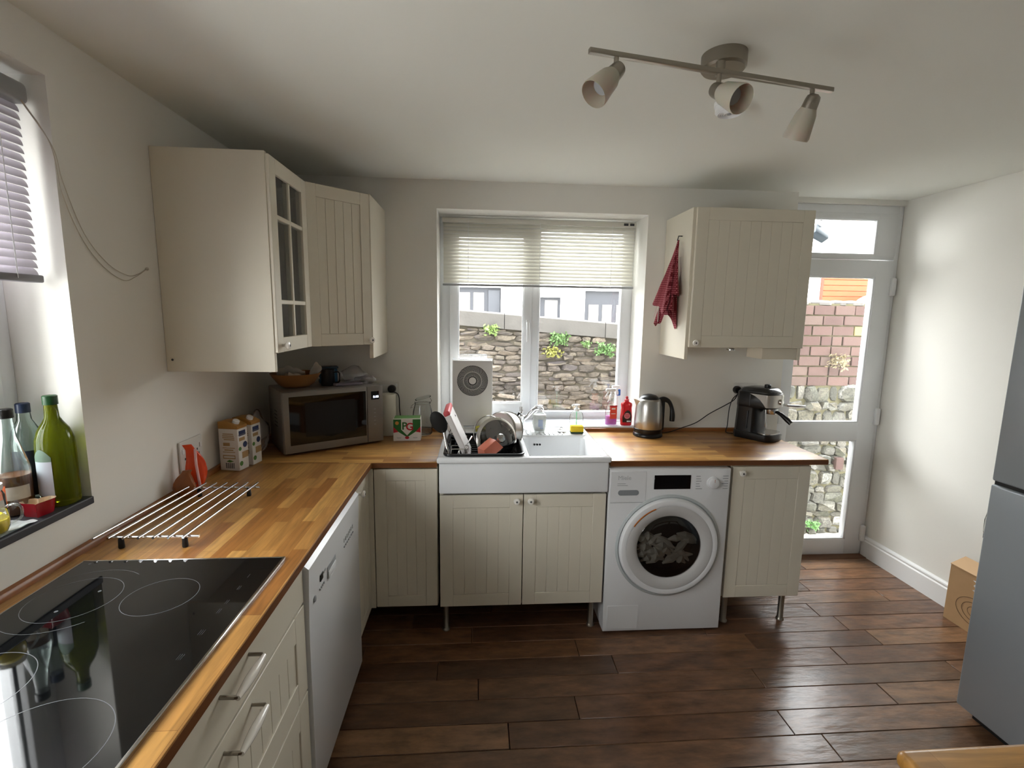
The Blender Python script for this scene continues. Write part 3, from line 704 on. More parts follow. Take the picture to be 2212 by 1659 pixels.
q.add([], [])
wp('drawer_joint', q, m_grey, fp, False)
dr_ = wp('detergent_drawer', B(X0+.006, 1.925, YF-.0015, YF+.004, .686, .838, .0012, seg=1), m_appl, fp)
q = MB().ring([[(1.845+ (math.cos(a)*.012+(.035 if math.cos(a) > 0 else -.035)), YF-.002-.0*k, .735+math.sin(a)*.0135) for a in [2*PI*i/24 for i in range(24)]] for k in range(2)])
pts = [(1.840+(math.cos(2*PI*i/24)*.0135+(.037 if math.cos(2*PI*i/24) > 0 else -.037)), .733+math.sin(2*PI*i/24)*.0135) for i in range(24)]
wp('drawer_grip', MB().prism(pts, YF-.003, YF-.0018, 'y'), mat('grip_shadow_grey', '#8a8e92', .5), dr_)
wp('display', B(1.964, 2.144, YF-.002, YF+.002, .748, .818, .0015, seg=1), mat('display_black', '#06070a', .08), fp)
wp('dial', MB().use(m_appl).lathe([(.031, 0), (.030, .004), (.026, .005), (.024, .018), (.018, .0205)], n=32, xf=orient((0, -1, 0), (2.254, YF, .778))).use(mat('orange_mark', '#b4603a', .4)).box(2.2535, 2.2550, YF-.0215, YF-.020, .785, .800), None, fp)
q = MB()
rnd = random.Random(3)
for k in range(6):
    z = .810-k*.0125
    q.box(2.170, 2.170+rnd.uniform(.018, .032), YF-.0004, YF+.001, z, z+.0026)
    l_ = rnd.uniform(.018, .034); q.box(2.330-l_, 2.330, YF-.0004, YF+.001, z, z+.0026)
q.box(1.785, 1.825, YF-.002, YF-.001, .777, .779).box(1.785, 1.835, YF-.002, YF-.001, .768, .770)
wp('programme_print', q, m_pgrey, fp, False)
q = MB().text('Miele', .030, Matrix.Translation((1.786, YF-.0022, .806)) @ Matrix.Rotation(PI/2, 4, 'X'), align='LEFT')
wp('faint_badge', q, mat('badge_grey', '#b4b6b8', .3), fp, False)
wp('service_flap', B(1.764, 1.918, YF-.0015, YF+.002, .026, .150, .001, seg=1).box(1.762, 1.9205, YF-.0004, YF+.001, .0245, .152), m_appl, fp)
q = MB()
for x in (X0+.05, X1-.05):
    for y in (-.56, -.08): q.lathe([(.022, 0), (.022, .008), (.012, .014)], (x, y, 0), 12)
wp('feet', q, m_blackm, wm)

# ================================================================== fridge freezer
fg = thing('fridge_freezer', 'tall grey steel fridge freezer against the right wall', 'fridge', (3.38, -1.48, 0))
fx, fy0, fy1 = 3.036, -1.78, -1.180
wp('body', B(fx+.055, XR-.03, fy0, fy1, .03, 1.795, .005), mat('fridge_body_grey', '#6f757a', .4, .2), fg)
wp('freezer_door', B(fx, fx+.048, fy0, fy1, .055, .968, .008, seg=3), m_fridge, fg)
wp('fridge_door', B(fx, fx+.048, fy0, fy1, .982, 1.795, .008, seg=3), m_fridge, fg)
wp('plinth', B(fx+.06, fx+.09, fy0+.02, fy1-.02, 0, .05), m_blackm, fg)
wp('door_gap_seal', B(fx+.012, fx+.055, fy0+.004, fy1-.004, .966, .984), m_blackm, fg)

# ================================================================== table lower right
tb = thing('oak_table', 'oak topped table whose rounded corner shows at lower right', 'table', (2.4, -2.5, 0))
wp('table_top', B(1.925, 2.95, -2.95, -2.022, .715, .750, .014, seg=4), stave_mat('table_oak', .02, '#a87c40', '#96692f', .35), tb)
wp('apron', B(1.99, 2.89, -2.89, -2.09, .63, .715), m_oakedge, tb)
for x in (2.0, 2.84):
    for y in (-2.88, -2.13): wp('leg', B(x, x+.05, y, y+.05, 0, .72, .004), m_oakedge, tb)
# ================================================================== outdoors
GZ = -.42
struct('ground', B(-9, 16, .32, 22, GZ-.1, GZ), mat('paving_grey', '#b4b0a8', .9, var=.2, vs=3))
def stone_var(seed, n=9):
    """irregular stone of about unit width and height, back at y=.5, face at y=-.5"""
    r = random.Random(seed); q = MB(); out = []
    for k in range(n):
        a = 2*PI*k/n+r.uniform(-.25, .25); c, s_ = math.cos(a), math.sin(a); e = r.uniform(.45, .8)
        x = math.copysign(abs(c)**e, c)*.5*r.uniform(.8, 1.06); z = math.copysign(abs(s_)**e, s_)*.5*r.uniform(.82, 1); out.append((x, z))
    rg = [[(x, .5, z) for x, z in out], [(x, -.15, z) for x, z in out], [(x*.8+r.uniform(-.04, .04), -.42+r.uniform(-.12, .08), z*.78+r.uniform(-.04, .04)) for x, z in out]]
    q.ring(rg, False, False); k = len(q.v); q.v.append((r.uniform(-.1, .1), -.55, r.uniform(-.1, .1)))
    for j in range(n): q.f.append((2*n+j, 2*n+(j+1) % n, k)); q.m.append(0)
    return q
m_slst = island_mat('slate_rubble', ['#7d7265', '#3b3530', '#504942', '#3d3630', '#5e554a', '#443e3e', '#554b40', '#393430', '#665e51', '#49413b'], .9, grain=9, bump=1, bs=26, gstr=.75)
m_lime = island_mat('limestone_rubble', ['#403e36', '#282821', '#535049', '#34342b', '#494439', '#2e2e20', '#62615c', '#3b3933'], .9, grain=9, bump=1, bs=18, gstr=.9)
m_brick = island_mat('old_red_brick', ['#3f2823', '#35211d', '#47322c', '#3e2c27', '#3a241f', '#493932', '#42332c'], .88, grain=16, bump=.6, bs=40, gstr=.35)
m_mort = mat('lime_mortar', '#443f36', .95, var=.3, vs=14, bump=.8, bs=50)
m_conc = mat('weathered_concrete', '#4b4845', .9, var=.3, vs=12, bump=.4, bs=50)
sw = thing('stone_garden_wall', 'rubble stone garden wall with sloping concrete coping seen through the window', 'wall', (1.5, 1.6, GZ))
X0w, X1w = -1.4, 3.54
def ctop(x): return 1.605-.0715*(x-.96)
mb = MB().ring([[(x, 1.61, GZ), (x, 1.95, GZ), (x, 1.95, ctop(x)-.14), (x, 1.61, ctop(x)-.14)] for x in (X0w, X1w)])
wp('mortar_core', mb, m_mort, sw, False)
x = X0w
while x < X1w:
    x2 = min(x+.92, X1w)
    q = MB().ring([[(xx, 1.575, ctop(xx)-.142), (xx, 1.98, ctop(xx)-.142), (xx, 1.98, ctop(xx)-.005), (xx, 1.60, ctop(xx)), (xx, 1.575, ctop(xx)-.014)] for xx in (x+.003, x2-.003)])
    wp('coping_slab', q, m_conc, sw); x = x2
svars = [stone_var(i).mesh('stone', m_slst) for i in range(10)]
lvars = [stone_var(40+i).mesh('stone', m_lime) for i in range(10)]
rs_ = random.Random(11)
def lay(parent, x0, x1, z0, ztop, y, hmin, hmax, wmin, wmax, variants, vis, maxn, mstuff, dep=.06, smin=None):
    """courses of uneven stones; those in view as parts, the rest one joined part"""
    z = z0; n = 0; st_ = MB(); loc = parent.location
    while z < 3:
        h = rs_.uniform(hmin, hmax); x = x0-rs_.uniform(0, wmin); any_ = False
        while x < x1:
            ww = rs_.uniform(wmin, wmax); cx_ = x+ww/2; zz = z+rs_.uniform(-.2, .2)*h; 
            if zz+h < ztop(cx_) and cx_+ww/2 < x1+.02 and cx_-ww/2 > x0-.05:
                any_ = True; hh = h*rs_.uniform(1.0, 1.25); a = rs_.uniform(-.12, .12)
                if vis(cx_, zz+h/2) and n < maxn:
                    o = link('stone', rs_.choice(variants), parent); n += 1
                    o.location = (cx_-loc[0], y+dep*.2-loc[1], zz+h/2-loc[2]); o.scale = (ww*1.14, dep*rs_.uniform(.7, 1.6), hh*1.12); o.rotation_euler = (rs_.uniform(-.08, .08), a, rs_.uniform(-.1, .1))
                else:
                    me = rs_.choice(variants); mx_ = Matrix.Translation((cx_, y+dep*.2, zz+h/2)) @ Matrix.Rotation(a, 4, 'Y') @ Matrix.Diagonal((ww, dep, hh, 1))
                    st_.add([v.co for v in me.vertices], [tuple(p.vertices) for p in me.polygons], mx_)
            x += ww
        z += h
        if not any_ and z > 1.7: break
    if st_.v: o = wp('rubble_rest', st_, mstuff, parent); o['kind'] = 'stuff'
    return n
vis_w = lambda x, z: .95 < x < 2.50 and z > .70
n1 = lay(sw, X0w, X1w, GZ, lambda x: ctop(x)-.135, 1.61, .030, .062, .07, .22, svars, vis_w, 295, m_slst)
bw = thing('brick_garden_wall', 'old red brick wall on a limestone rubble base seen through the glazed door', 'wall', (4.5, 1.3, GZ))
bx0_, bx1_ = 3.56, 5.6
mb = MB().box(bx0_, bx1_, 1.315, 1.62, GZ, 1.70)
wp('mortar_core', mb, mat('tan_mortar', '#47432f', .95, var=.45, vs=14, bump=.8, bs=50), bw, False)
bm_ = B(-.5, .5, -.5, .5, -.5, .5, bev=.04, seg=1).mesh('brick', m_brick)
bq = B(-.5, .5, -.5, .5, -.5, .5, bev=.04, seg=1).mesh('brick', mat('yellow_brick', '#6e5f3a', .9, var=.2, vs=8))
for r_ in range(8):
    zc = 1.685-r_*.0895; x = bx0_+(.0 if r_ % 2 else .10); k = 0
    while x < bx1_-.08:
        ww = rs_.choice((.19, .19, .2, .1)) if x > 3.7 else .19
        me = bq if (r_ == 2 and (4.26 < x < 4.55) and rs_.random() < .7) else bm_
        o = link('brick', me, bw); o.location = (x+ww/2-4.5, 1.315-1.3+rs_.uniform(-.006, .004), zc-.042-GZ); o.scale = (ww-.012, .03, .078); o.rotation_euler = (0, rs_.uniform(-.012, .012), rs_.uniform(-.02, .02))
        x += ww
vis_d = lambda x, z: 3.9 < x < 4.85
n2 = lay(bw, bx0_, bx1_, GZ, lambda x: 1.0, 1.315, .05, .14, .06, .21, lvars, vis_d, 290, m_lime, .09)
o = link('brick', bm_, bw); o.location = (4.40-4.5, -.03, .27-GZ); o.scale = (.07, .06, .11)
q = MB()
x = bx0_
while x < bx1_:
    ww = rs_.uniform(.1, .22); q.sphere((x+ww/2, 1.42, 1.70), 1, 9, 5, xf=Matrix.Translation((x+ww/2, 1.42, 1.70)) @ Matrix.Diagonal((ww*.6, .13, .035, 1)) @ Matrix.Translation((-(x+ww/2), -1.42, -1.70))); x += ww
wp('mortar_capping', q, m_conc, bw)
# leaf tufts
def tuft(label, p, r, n, col, seed, drop=.5):
    rr_ = random.Random(seed); q = MB()
    for i in range(n):
        a = rr_.uniform(0, 2*PI); e = rr_.uniform(-.9, .9); d = Vector((math.cos(a)*math.cos(e), -abs(math.sin(a)*math.cos(e))*.5, math.sin(e)*.8-.15*drop))*r*rr_.uniform(.3, 1)
        c = Vector(p)+d+Vector((0, -.02, 0)); s_ = rr_.uniform(.010, .022); t1 = Vector((rr_.uniform(-1, 1), rr_.uniform(-1, 1), rr_.uniform(-1, 1))).normalized(); t2 = t1.cross(Vector((rr_.uniform(-1, 1), 1, rr_.uniform(-1, 1)))).normalized()
        q.add([c-t1*s_, c+t2*s_*.5, c+t1*s_, c-t2*s_*.5], [(0, 1, 2, 3)])
        if i % 4 == 0: q.tube([Vector(p), Vector(p)+d*.6, c], .0015, 4)
    o = single('leafy_weed', q, mat('leaf_'+col[1:], tuple(x*.45+.02 for x in hx(col)), .6, var=.3, vs=20), label, 'plant', group='weeds growing on the garden walls', smooth=False)
    o['kind'] = 'stuff'
tuft('light green weed growing under the coping, left window pane', (1.24, 1.585, 1.43), .085, 90, '#7fa03c', 1)
tuft('large trailing green weed under the coping, centre of the right pane', (1.85, 1.585, 1.36), .11, 150, '#5c8a34', 2)
tuft('yellow green moss tuft below the largest trailing weed', (1.80, 1.59, 1.24), .10, 90, '#a0a030', 3)
tuft('trailing green weed under the coping at the right edge of the right pane', (2.27, 1.585, 1.27), .12, 150, '#5f8f3a', 4)
tuft('small green sprig just right of the mullion moss', (2.10, 1.585, 1.31), .06, 50, '#6a9440', 5)
tuft('bright green weed at the foot of the rubble wall, bottom of the door glass', (4.19, 1.27, -.30), .09, 90, '#5a9a3a', 6)
tuft('dry brown creeper hanging on the brick courses', (4.29, 1.29, 1.22), .13, 120, '#8a7a50', 7, 1.5)
# neighbour's white building
nb_ = thing('white_building', 'white rendered building with dark framed openings behind the stone wall', 'building', (1.5, 8, GZ))
m_rend = mat('white_render', '#e9eaec', .8)
m_navy = mat('navy_frame', '#2e3036', .5)
m_pale = mat('pale_interior_pane', '#9a958e', .25)
ops = [(.35, 1.64, .45, 2.13), (2.50, 2.965, 1.30, 1.945), (3.50, 4.40, .45, 2.10)]
q = MB(); xs = [-5, .35, 1.64, 2.50, 2.965, 3.50, 4.40, 6.2]
for i in range(7):
    a, b = xs[i], xs[i+1]; op = [o_ for o_ in ops if abs(o_[0]-a) < .01]
    if op: q.box(a, b, 8, 8.3, GZ, op[0][2]).box(a, b, 8, 8.3, op[0][3], 3.4)
    else: q.box(a, b, 8, 8.3, GZ, 3.4)
wp('rendered_wall', q, m_rend, nb_, False)
wp('white_downpipe', MB().cyl((1.70, 7.94, GZ), (1.70, 7.94, 2.2), .03), m_rend, nb_)
def opening(x0, x1, z0, z1, panes, solid=()):
    f = wp('door_frame' if z0 < 1 else 'window', B(x0, x1, 8.10, 8.14, z0, z1), m_navy, nb_, False)
    for a, b, c, d_ in panes: wp('pane', B(a, b, 8.085, 8.10, c, d_), m_pale, f, False)
    for a, b, c, d_ in solid: wp('panel', B(a, b, 8.06, 8.10, c, d_, .01), m_navy, f)
opening(*[.35, 1.64, .45, 2.13], [(.50, .96, .9, 2.02), (1.04, 1.27, .9, 2.02)], [(1.36, 1.62, .5, 2.08)])
opening(*[2.50, 2.965, 1.30, 1.945], [(2.62, 2.90, 1.46, 1.88)])
opening(*[3.50, 4.40, .45, 2.10], [(3.61, 3.83, .9, 1.80), (3.92, 4.13, .9, 1.80), (4.24, 4.36, .9, 1.8)])
# neighbour's shed, orange boards
sh = thing('orange_boarded_shed', 'bright orange boarded shed with a white side above the brick wall', 'shed', (7.1, 5, GZ))
m_or = mat('orange_boards', '#85380e', .6, var=.15, vs=5)
wp('white_side', B(6.2, 6.76, 5, 5.3, GZ, 2.28), mat('white_painted_brick', '#d8d6d2', .8, var=.1, vs=12, bump=.6, bs=18), sh, False)
wp('corner_post', B(6.76, 6.80, 4.98, 5.3, GZ, 2.28), mat('dark_orange_post', '#5c2610', .6), sh, False)
wp('backing', B(6.80, 8.3, 5.031, 5.3, GZ, 2.28), mat('dark_orange_post'), sh, False)
z = GZ+.02
while z < 2.25:
    wp('board', B(6.80, 8.3, 5, 5.03, z, z+.085, .004, seg=1), m_or, sh); z += .09
gd = MB().sphere((7.55, 4.62, 1.78), 1, 24, 12, xf=Matrix.Translation((7.55, 4.62, 1.78)) @ Matrix.Diagonal((.42, .3, .21, 1)) @ Matrix.Translation((-7.55, -4.62, -1.78)))
gd.box(7.2, 7.9, 4.45, 4.9, GZ, 1.72, .03)
single('water_tank', gd, mat('grey_tank', '#8f9294', .5), 'rounded grey tank lid in front of the orange shed', 'tank')
# floodlight over the door
flo = thing('floodlight', 'dark outdoor floodlight seen through the glass above the door', 'light', (3.42, .45, 2.14))
mxf = Matrix.Rotation(math.radians(25), 4, 'Y') @ Matrix.Rotation(math.radians(-30), 4, 'X')
lp('housing', MB().box(-.055, .055, -.03, .03, -.04, .035, .008).xform(mxf), mat('black_housing', '#23303a', .4), flo)
lp('sensor_dome', MB().sphere((.0, .0, .062), .022, 14, 10), m_white, flo)
lp('bracket', MB().tube([(0, 0, .07), (0, -.04, .16), (0, -.15, .20)], .008, 8), m_blackm, flo)

# ================================================================== ceiling lights
lt = thing('ceiling_spotlight_bar', 'satin nickel ceiling bar with three frosted glass spotlights', 'light', (1.775, -1.40, H))
wp('ceiling_rose', MB().lathe([(.060, 0), (.060, -.034), (.055, -.040), (.001, -.041)], (1.792, -1.385, H), 36).cyl((1.762, -1.43, H-.04), (1.762, -1.43, 2.205), .012), m_nickel, lt)
RA, RB = Vector((1.381, -1.540, 2.200)), Vector((2.100, -1.405, 2.200))
rd = (RB-RA).normalized(); mxr = Matrix.Translation((RA+RB)/2) @ rd.to_track_quat('X', 'Z').to_matrix().to_4x4(); Lr = (RB-RA).length
wp('rail', MB().box(-Lr/2, Lr/2, -.007, .007, -.006, .006, .0015, xf=mxr), m_nickel, lt)
m_frost = mat('frosted_glass', '#cfc9ba', .45, trans=.25, sub=.3)
for px_, d, ln in ((1.452, (-.64, -.29, -.71), .026), (1.740, (.29, -.80, -.53), .034), (2.034, (-.10, .45, -.85), .028)):
    t = (px_-RA.x)/(RB.x-RA.x); p0 = RA+(RB-RA)*t; d = Vector(d).normalized()
    arm = wp('lamp_arm', MB().tube([p0+Vector((0, 0, -.004)), p0+Vector((0, 0, -ln-.012))], .0062, 10), m_nickel, lt)
    j = p0+Vector((0, 0, -ln-.012)); mo = orient(d, j-d*.012)
    wp('lamp_cap', MB().lathe([(.008, -.010), (.017, -.004), (.019, .004), (.021, .030), (.018, .032)], n=24, xf=mo), m_nickel, arm)
    wp('lamp_shade', MB().lathe([(.020, .024), (.027, .040), (.0355, .098), (.034, .105), (.0325, .098), (.025, .045), (.014, .034)], n=32, xf=mo, caps=(True, True)), m_frost, arm)
    wp('bulb', MB().lathe([(.006, .036), (.017, .058), (.021, .070), (.020, .076), (.001, .078)], n=20, xf=mo), m_grey, arm)
sm = thing('smoke_alarm', 'round white smoke alarm on the ceiling behind the middle spotlight', 'smoke alarm', (1.960, -1.10, H))
lp('base', MB().lathe([(.050, 0), (.050, -.012), (.046, -.014)], n=36), m_white, sm)
q = MB().lathe([(.046, -.012), (.046, -.030), (.040, -.036), (.001, -.037)], n=36)
lp('cover', q, m_white, sm)
q = MB()
for r_ in (.016, .023, .030, .037): q.ring([[(rr0*math.cos(a), rr0*math.sin(a), zz) for rr0, zz in ((r_-.0018, -.0360), (r_, -.0395), (r_+.0018, -.0360))] for a in [2*PI*k/36 for k in range(37)]], False, False)
lp('sounder_ridges', q, m_white, sm); lp('test_button', MB().lathe([(.007, -.036), (.007, -.040), (.001, -.0405)], n=14), m_grey, sm)

# ================================================================== sockets, cables
def socket(name, label, cx_, z, axis='y', w_=.146, h_=.086):
    if axis == 'y': t = thing(name, label, 'socket', (cx_, 0, z), 0, 'white double sockets'); R = Matrix.Identity(4)
    else: t = thing(name, label, 'socket', (0, cx_, z), 0, 'white double sockets'); R = Matrix.Rotation(-PI/2, 4, 'Z') @ Matrix.Rotation(PI, 4, 'Z')
    lp('face_plate', MB().box(-w_/2, w_/2, -.009, -.0005, -h_/2, h_/2, .003).xform(R), mat('socket_white', '#d9d6d0', .35), t)
    q = MB()
    for s_ in (-1, 1): q.box(s_*.036-.006+s_*.022, s_*.036+.006+s_*.022, -.012, -.009, .012, .030, .001)
    lp('switch', q.box(-.028, .028, -.0098, -.009, .019, .022).xform(R), m_white, t)
    q = MB()
    for s_ in (-1, 1):
        for dx, dz in ((0, .008), (-.010, -.010), (.010, -.010)): q.box(s_*.036+dx-.003, s_*.036+dx+.003, -.0098, -.0085, dz-.004, dz+.004)
    o = lp('pin_holes', q.xform(R), m_blackm, t); o['kind'] = 'stuff'
    return t
socket('double_socket', 'white double socket on the left wall behind the orange bag', -.873, 1.012, 'x', .146, .12)
socket('double_socket', 'white double socket on the back wall beside the microwave', .600, 1.136)
socket('double_socket', 'white double socket behind the coffee machine', 2.730, 1.137)
def plug(label, x, z, cable, name='black_plug'):
    t = thing(name, label, 'plug', (x, -.010, z), 0, 'black plugs in the back wall sockets')
    lp('plug_body', MB().lathe([(.023, 0), (.024, .012), (.020, .026), (.010, .030)], n=20, xf=orient((0, -1, 0))), m_black, t)
    if cable: wp('cable', MB().tube(spl(cable), .0028, 7), m_black, t)
plug('black plug in the socket beside the microwave', .634, 1.136, [(.634, -.036, 1.125), (.672, -.024, 1.10), (.676, -.010, 1.0), (.70, -.008, .925), (.84, -.008, .9095), (.915, -.010, .9085)])
plug('black plug left of the coffee machine with cable running to the kettle', 2.672, 1.140, [(2.672, -.036, 1.125), (2.645, -.045, 1.085), (2.60, -.045, 1.055), (2.50, -.045, 1.0), (2.42, -.045, .945), (2.33, -.045, .912), (2.25, -.06, .8905), (2.19, -.08, .8905)])
cm_cable = [(2.672, -.036, 1.12), (2.63, -.05, 1.085), (2.615, -.05, 1.02), (2.612, -.05, .93), (2.60, -.06, .892), (2.625, -.085, .8895), (2.66, -.09, .891)]

# ================================================================== microwave and what stands on it
MA = math.radians(33)
mw = thing('microwave_oven', 'silver grey microwave with black door standing across the corner of the worktop', 'microwave', (.215, -.515, HW), MA)
m_mw = mat('silver_grey_paint', '#85807a', .35, .35)
W_, D_, H0, H1 = .49, .275, .010, .309
lp('housing', MB().box(0, W_, .022, D_, H0, H1, .006).box(.03, .33, D_-.005, D_+.05, .03, .25, .02), m_mw, mw)
lp('fascia', MB().box(0, W_, 0, .024, H0, H1, .007, 3), m_mw, mw)
dd = lp('door', MB().box(.004, .402, -.010, .001, H0+.004, H1-.003, .003, 2), m_mw, mw)
lp('door_window', B(.030, .396, -.0112, -.009, .052, .284, .0006, seg=1), m_blkgl, dd)
lp('inner_screen', B(.10, .34, -.0116, -.0111, .085, .25), mat('screen_dark_grey', '#161616', .2), dd, False)
cp = lp('control_panel', MB().box(.404, W_-.003, -.009, .001, H0+.004, H1-.003, .003, 2), m_mw, mw)
lp('display', B(.424, .466, -.0102, -.0088, .236, .279, .0005, seg=1), m_blkgl, cp)
lp('clock_digits', MB().text('8:08', .017, Matrix.Translation((.449, -.0105, .250)) @ Matrix.Rotation(PI/2, 4, 'X')), mat('display_white', '#d8e4ff', .5, emit=1.2), cp, False)
q = MB()
for r_ in range(5): q.box(.437, .447, -.0093, -.0088, .185-r_*.02, .188-r_*.02)
o = lp('button_marks', q, m_grey, cp, False); o['kind'] = 'stuff'
q = MB()
for i in range(5):
    for k in range(2): q.box(-.0008, .0006, .10+k*.03, .125+k*.03, .20-i*.018, .204-i*.018)
o = lp('side_vents', q, m_blackm, mw, False); o['kind'] = 'stuff'
for x in (.04, W_-.04):
    for y in (.05, D_-.05): lp('foot', MB().lathe([(.012, 0), (.012, .011)], (x, y, 0), 10), m_black, mw)
MT = HW+H1
bo = thing('wooden_bowl', 'wide wooden bowl lined with white paper on the microwave', 'bowl', (.222, -.335, MT))
lp('bowl', MB().lathe([(.035, 0), (.062, .002), (.083, .018), (.108, .052), (.118, .070), (.114, .070), (.102, .050), (.078, .022), (.058, .008), (.001, .006)], n=40), mat('bowl_wood', '#8c6238', .5, var=.15, vs=10), bo)
def paper(seed, c, sx_, sz, rz):
    r_ = random.Random(seed); q = MB(); ph = r_.uniform(0, 6)
    def fn(u, v): return ((u-.5)*sx_, .012*math.sin(u*7+ph)+.01*math.sin(v*5+ph), v*sz*(1-abs(u-.45)*.9)+.004*math.sin(u*19))
    return q.grid(fn, 10, 6, Matrix.Translation(c) @ Matrix.Rotation(rz, 4, 'Z') @ Matrix.Rotation(.25, 4, 'X'))
mpap = mat('crumpled_paper', '#c9c4bb', .8)
lp('paper_liner', paper(1, (-.03, .02, .03), .13, .085, .3), mpap, bo); lp('paper_liner', paper(2, (.085, .01, .04), .06, .09, 1.0), mpap, bo); lp('paper_liner', paper(3, (.01, -.06, .035), .10, .05, -.2), mpap, bo)
mg = thing('metal_mug', 'dark metal milk jug with a square handle on the microwave', 'jug', (.362, -.285, MT))
lp('cup', MB().lathe([(.032, 0), (.0335, .003), (.0315, .075), (.033, .082), (.0315, .082), (.030, .074), (.031, .006), (.001, .004)], n=32), mat('dark_gunmetal', '#2c2c2e', .3, .8), mg)
lp('handle', MB().tube(spl([(.031, -.004, .068), (.052, -.008, .070), (.060, -.010, .060), (.058, -.010, .022), (.034, -.006, .014)], 5), .0030, 8), mat('dark_gunmetal'), mg)
bt = thing('blue_tub', 'small blue plastic tub with dark lid at the back of the microwave', 'tub', (.335, -.195, MT), .4)
lp('tub', MB().box(-.045, .045, -.03, .03, 0, .078, .006), mat('blue_plastic', '#2f6d94', .35), bt); lp('lid', MB().box(-.05, .05, -.034, .034, .078, .088, .003), mat('dark_teal_plastic', '#123040', .4), bt)
m_bag = thin_glass('clear_bag_film', (.93, .93, .95), .12, .10, .16, (.8, .8, .84))
def crumple(name, label, loc, sx_, sy_, sz, seed, m=m_bag, amp=.28, cat='bag', rz=0):
    r_ = random.Random(seed); ks = [(Vector((r_.uniform(-1, 1), r_.uniform(-1, 1), r_.uniform(-1, 1)))*r_.uniform(2.5, 7), r_.uniform(0, 6)) for _ in range(7)]
    q = MB(); vs = []; n, m_ = 22, 14
    for i in range(m_+1):
        for j in range(n):
            a = 2*PI*j/n; e = PI*i/m_; p = Vector((math.sin(e)*math.cos(a), math.sin(e)*math.sin(a), -math.cos(e)))
            f = 1+sum(amp/3*math.sin(k.dot(p)+ph) for k, ph in ks)
            v = p*f; vs.append((v.x*sx_, v.y*sy_, max(0.0, (v.z+.85)*sz*.55)))
    fs = [(i*n+j, i*n+(j+1) % n, (i+1)*n+(j+1) % n, (i+1)*n+j) for i in range(m_) for j in range(n)]
    q.add(vs, fs); return single(name, q, m, label, cat, loc, rz, 'clear plastic bags')
crumple('plastic_bag', 'large crumpled clear plastic bag on the microwave behind the mug', (.465, -.205, MT), .062, .040, .085, 3)
crumple('plastic_bag', 'small crumpled clear bag end at the right corner of the microwave top', (.535, -.215, MT), .050, .030, .048, 8)
lpk = single('flat_packet', MB().box(-.07, .07, -.035, .035, 0, .014, .006), mat('grey_lilac_packet', '#6f6872', .35), 'flat grey packet under the clear bags on the microwave', 'packet', (.452, -.268, MT), MA)
crumple('plastic_bag', 'tall slack clear plastic bag beside the microwave, behind the milk cartons', (.085, -.475, HW), .045, .055, .20, 12, amp=.2)

# ================================================================== left worktop items
def carton(loc, rz, label, w1=.088, d1=.064, h=.182):
    t = thing('drink_carton', label, 'carton', loc, rz, 'drink cartons on the left worktop')
    mw_ = mat('carton_white', '#dcd8d2', .4); mg_ = mat('carton_tan', '#a87a3c', .45)
    lp('carton_body', MB().box(-w1/2, w1/2, -d1/2, d1/2, 0, h, .002, 1), mw_, t)
    q = MB().ring([[(-w1/2, y, h), (w1/2, y, h), (w1/2, y, h+.012), (0, y, h+.034), (-w1/2, y, h+.03)] for y in (-d1/2+.001, d1/2-.001)])
    lp('gable_top', q, mg_, t)
    lp('screw_cap', MB().lathe([(.014, 0), (.014, .014), (.012, .016)], n=20, xf=orient((.45, 0, 1), (w1*.22, -d1*.12, h+.020))), m_white, t)
    tan, nv, gr = mat('tan_print', '#a98a5c', .6), mat('navy_print', '#1f2f5a', .5), mat('leaf_print', '#4d7a34', .6)
    q = MB(); yf = -d1/2-.0004
    q.use(tan)
    for z_, a_, b_ in ((.158, -.024, .024), (.150, -.026, .026), (.142, -.026, .028), (.134, -.020, .028)): q.box(a_, b_, yf, yf+.001, z_, z_+.004)
    q.box(-.024, .006, yf, yf+.001, .108, .122)
    q.box(-.028, .028, yf, yf+.001, .080, .083).box(-.028, .028, yf, yf+.001, .098, .101).box(-.02, .02, yf, yf+.001, .088, .093)
    q.box(-.028, .028, yf, yf+.001, .052, .056).box(-.028, .028, yf, yf+.001, .064, .068).box(-.028, -.025, yf, yf+.001, .052, .068).box(.025, .028, yf, yf+.001, .052, .068)
    q.use(gr).add([(-.014, yf, .040), (0, yf, .048), (.02, yf, .042), (.002, yf, .036)], [(0, 1, 2, 3)])
    q.use(m_dgrey)
    for k in range(9): q.box(-.018+k*.0045, -.018+k*.0045+(.002 if k % 2 else .003), yf, yf+.001, .010, .034)
    xr_ = w1/2+.0004; R = Matrix.Translation((xr_, 0, 0)) @ Matrix.Rotation(PI/2, 4, 'Z')
    q.use(nv).box(-.024, .018, -.0004, .0004, .150, .172, xf=R).lathe([(.013, 0), (.013, .0008)], n=20, xf=R @ Matrix.Translation((.012, 0, .108)) @ Matrix.Rotation(PI/2, 4, 'X'))
    q.use(tan).box(-.024, .012, -.0004, .0004, .128, .142, xf=R).box(-.01, .03, -.0004, .0004, .050, .078, xf=R)
    q.use(gr).lathe([(.009, 0), (.009, .0008)], n=8, xf=R @ Matrix.Translation((-.022, 0, .095)) @ Matrix.Rotation(PI/2, 4, 'X')).lathe([(.011, 0), (.011, .0008)], n=7, xf=R @ Matrix.Translation((-.018, 0, .03)) @ Matrix.Rotation(PI/2, 4, 'X'))
    q.use(m_mw).box(-.030, .024, -.0005, .0003, .154, .156, xf=R)
    o = lp('printed_label', q, None, t, False); o['kind'] = 'stuff'
carton((.070, -.675, HW), -.18, 'white and tan drink carton nearest the camera, in front of its twin')
carton((.090, -.592, HW), -.18, 'white and tan drink carton standing behind the nearer carton')
bg_ = thing('snack_bag', 'orange foil bag with a clear wrapper leaning on the left wall', 'bag', (.062, -.955, HW))
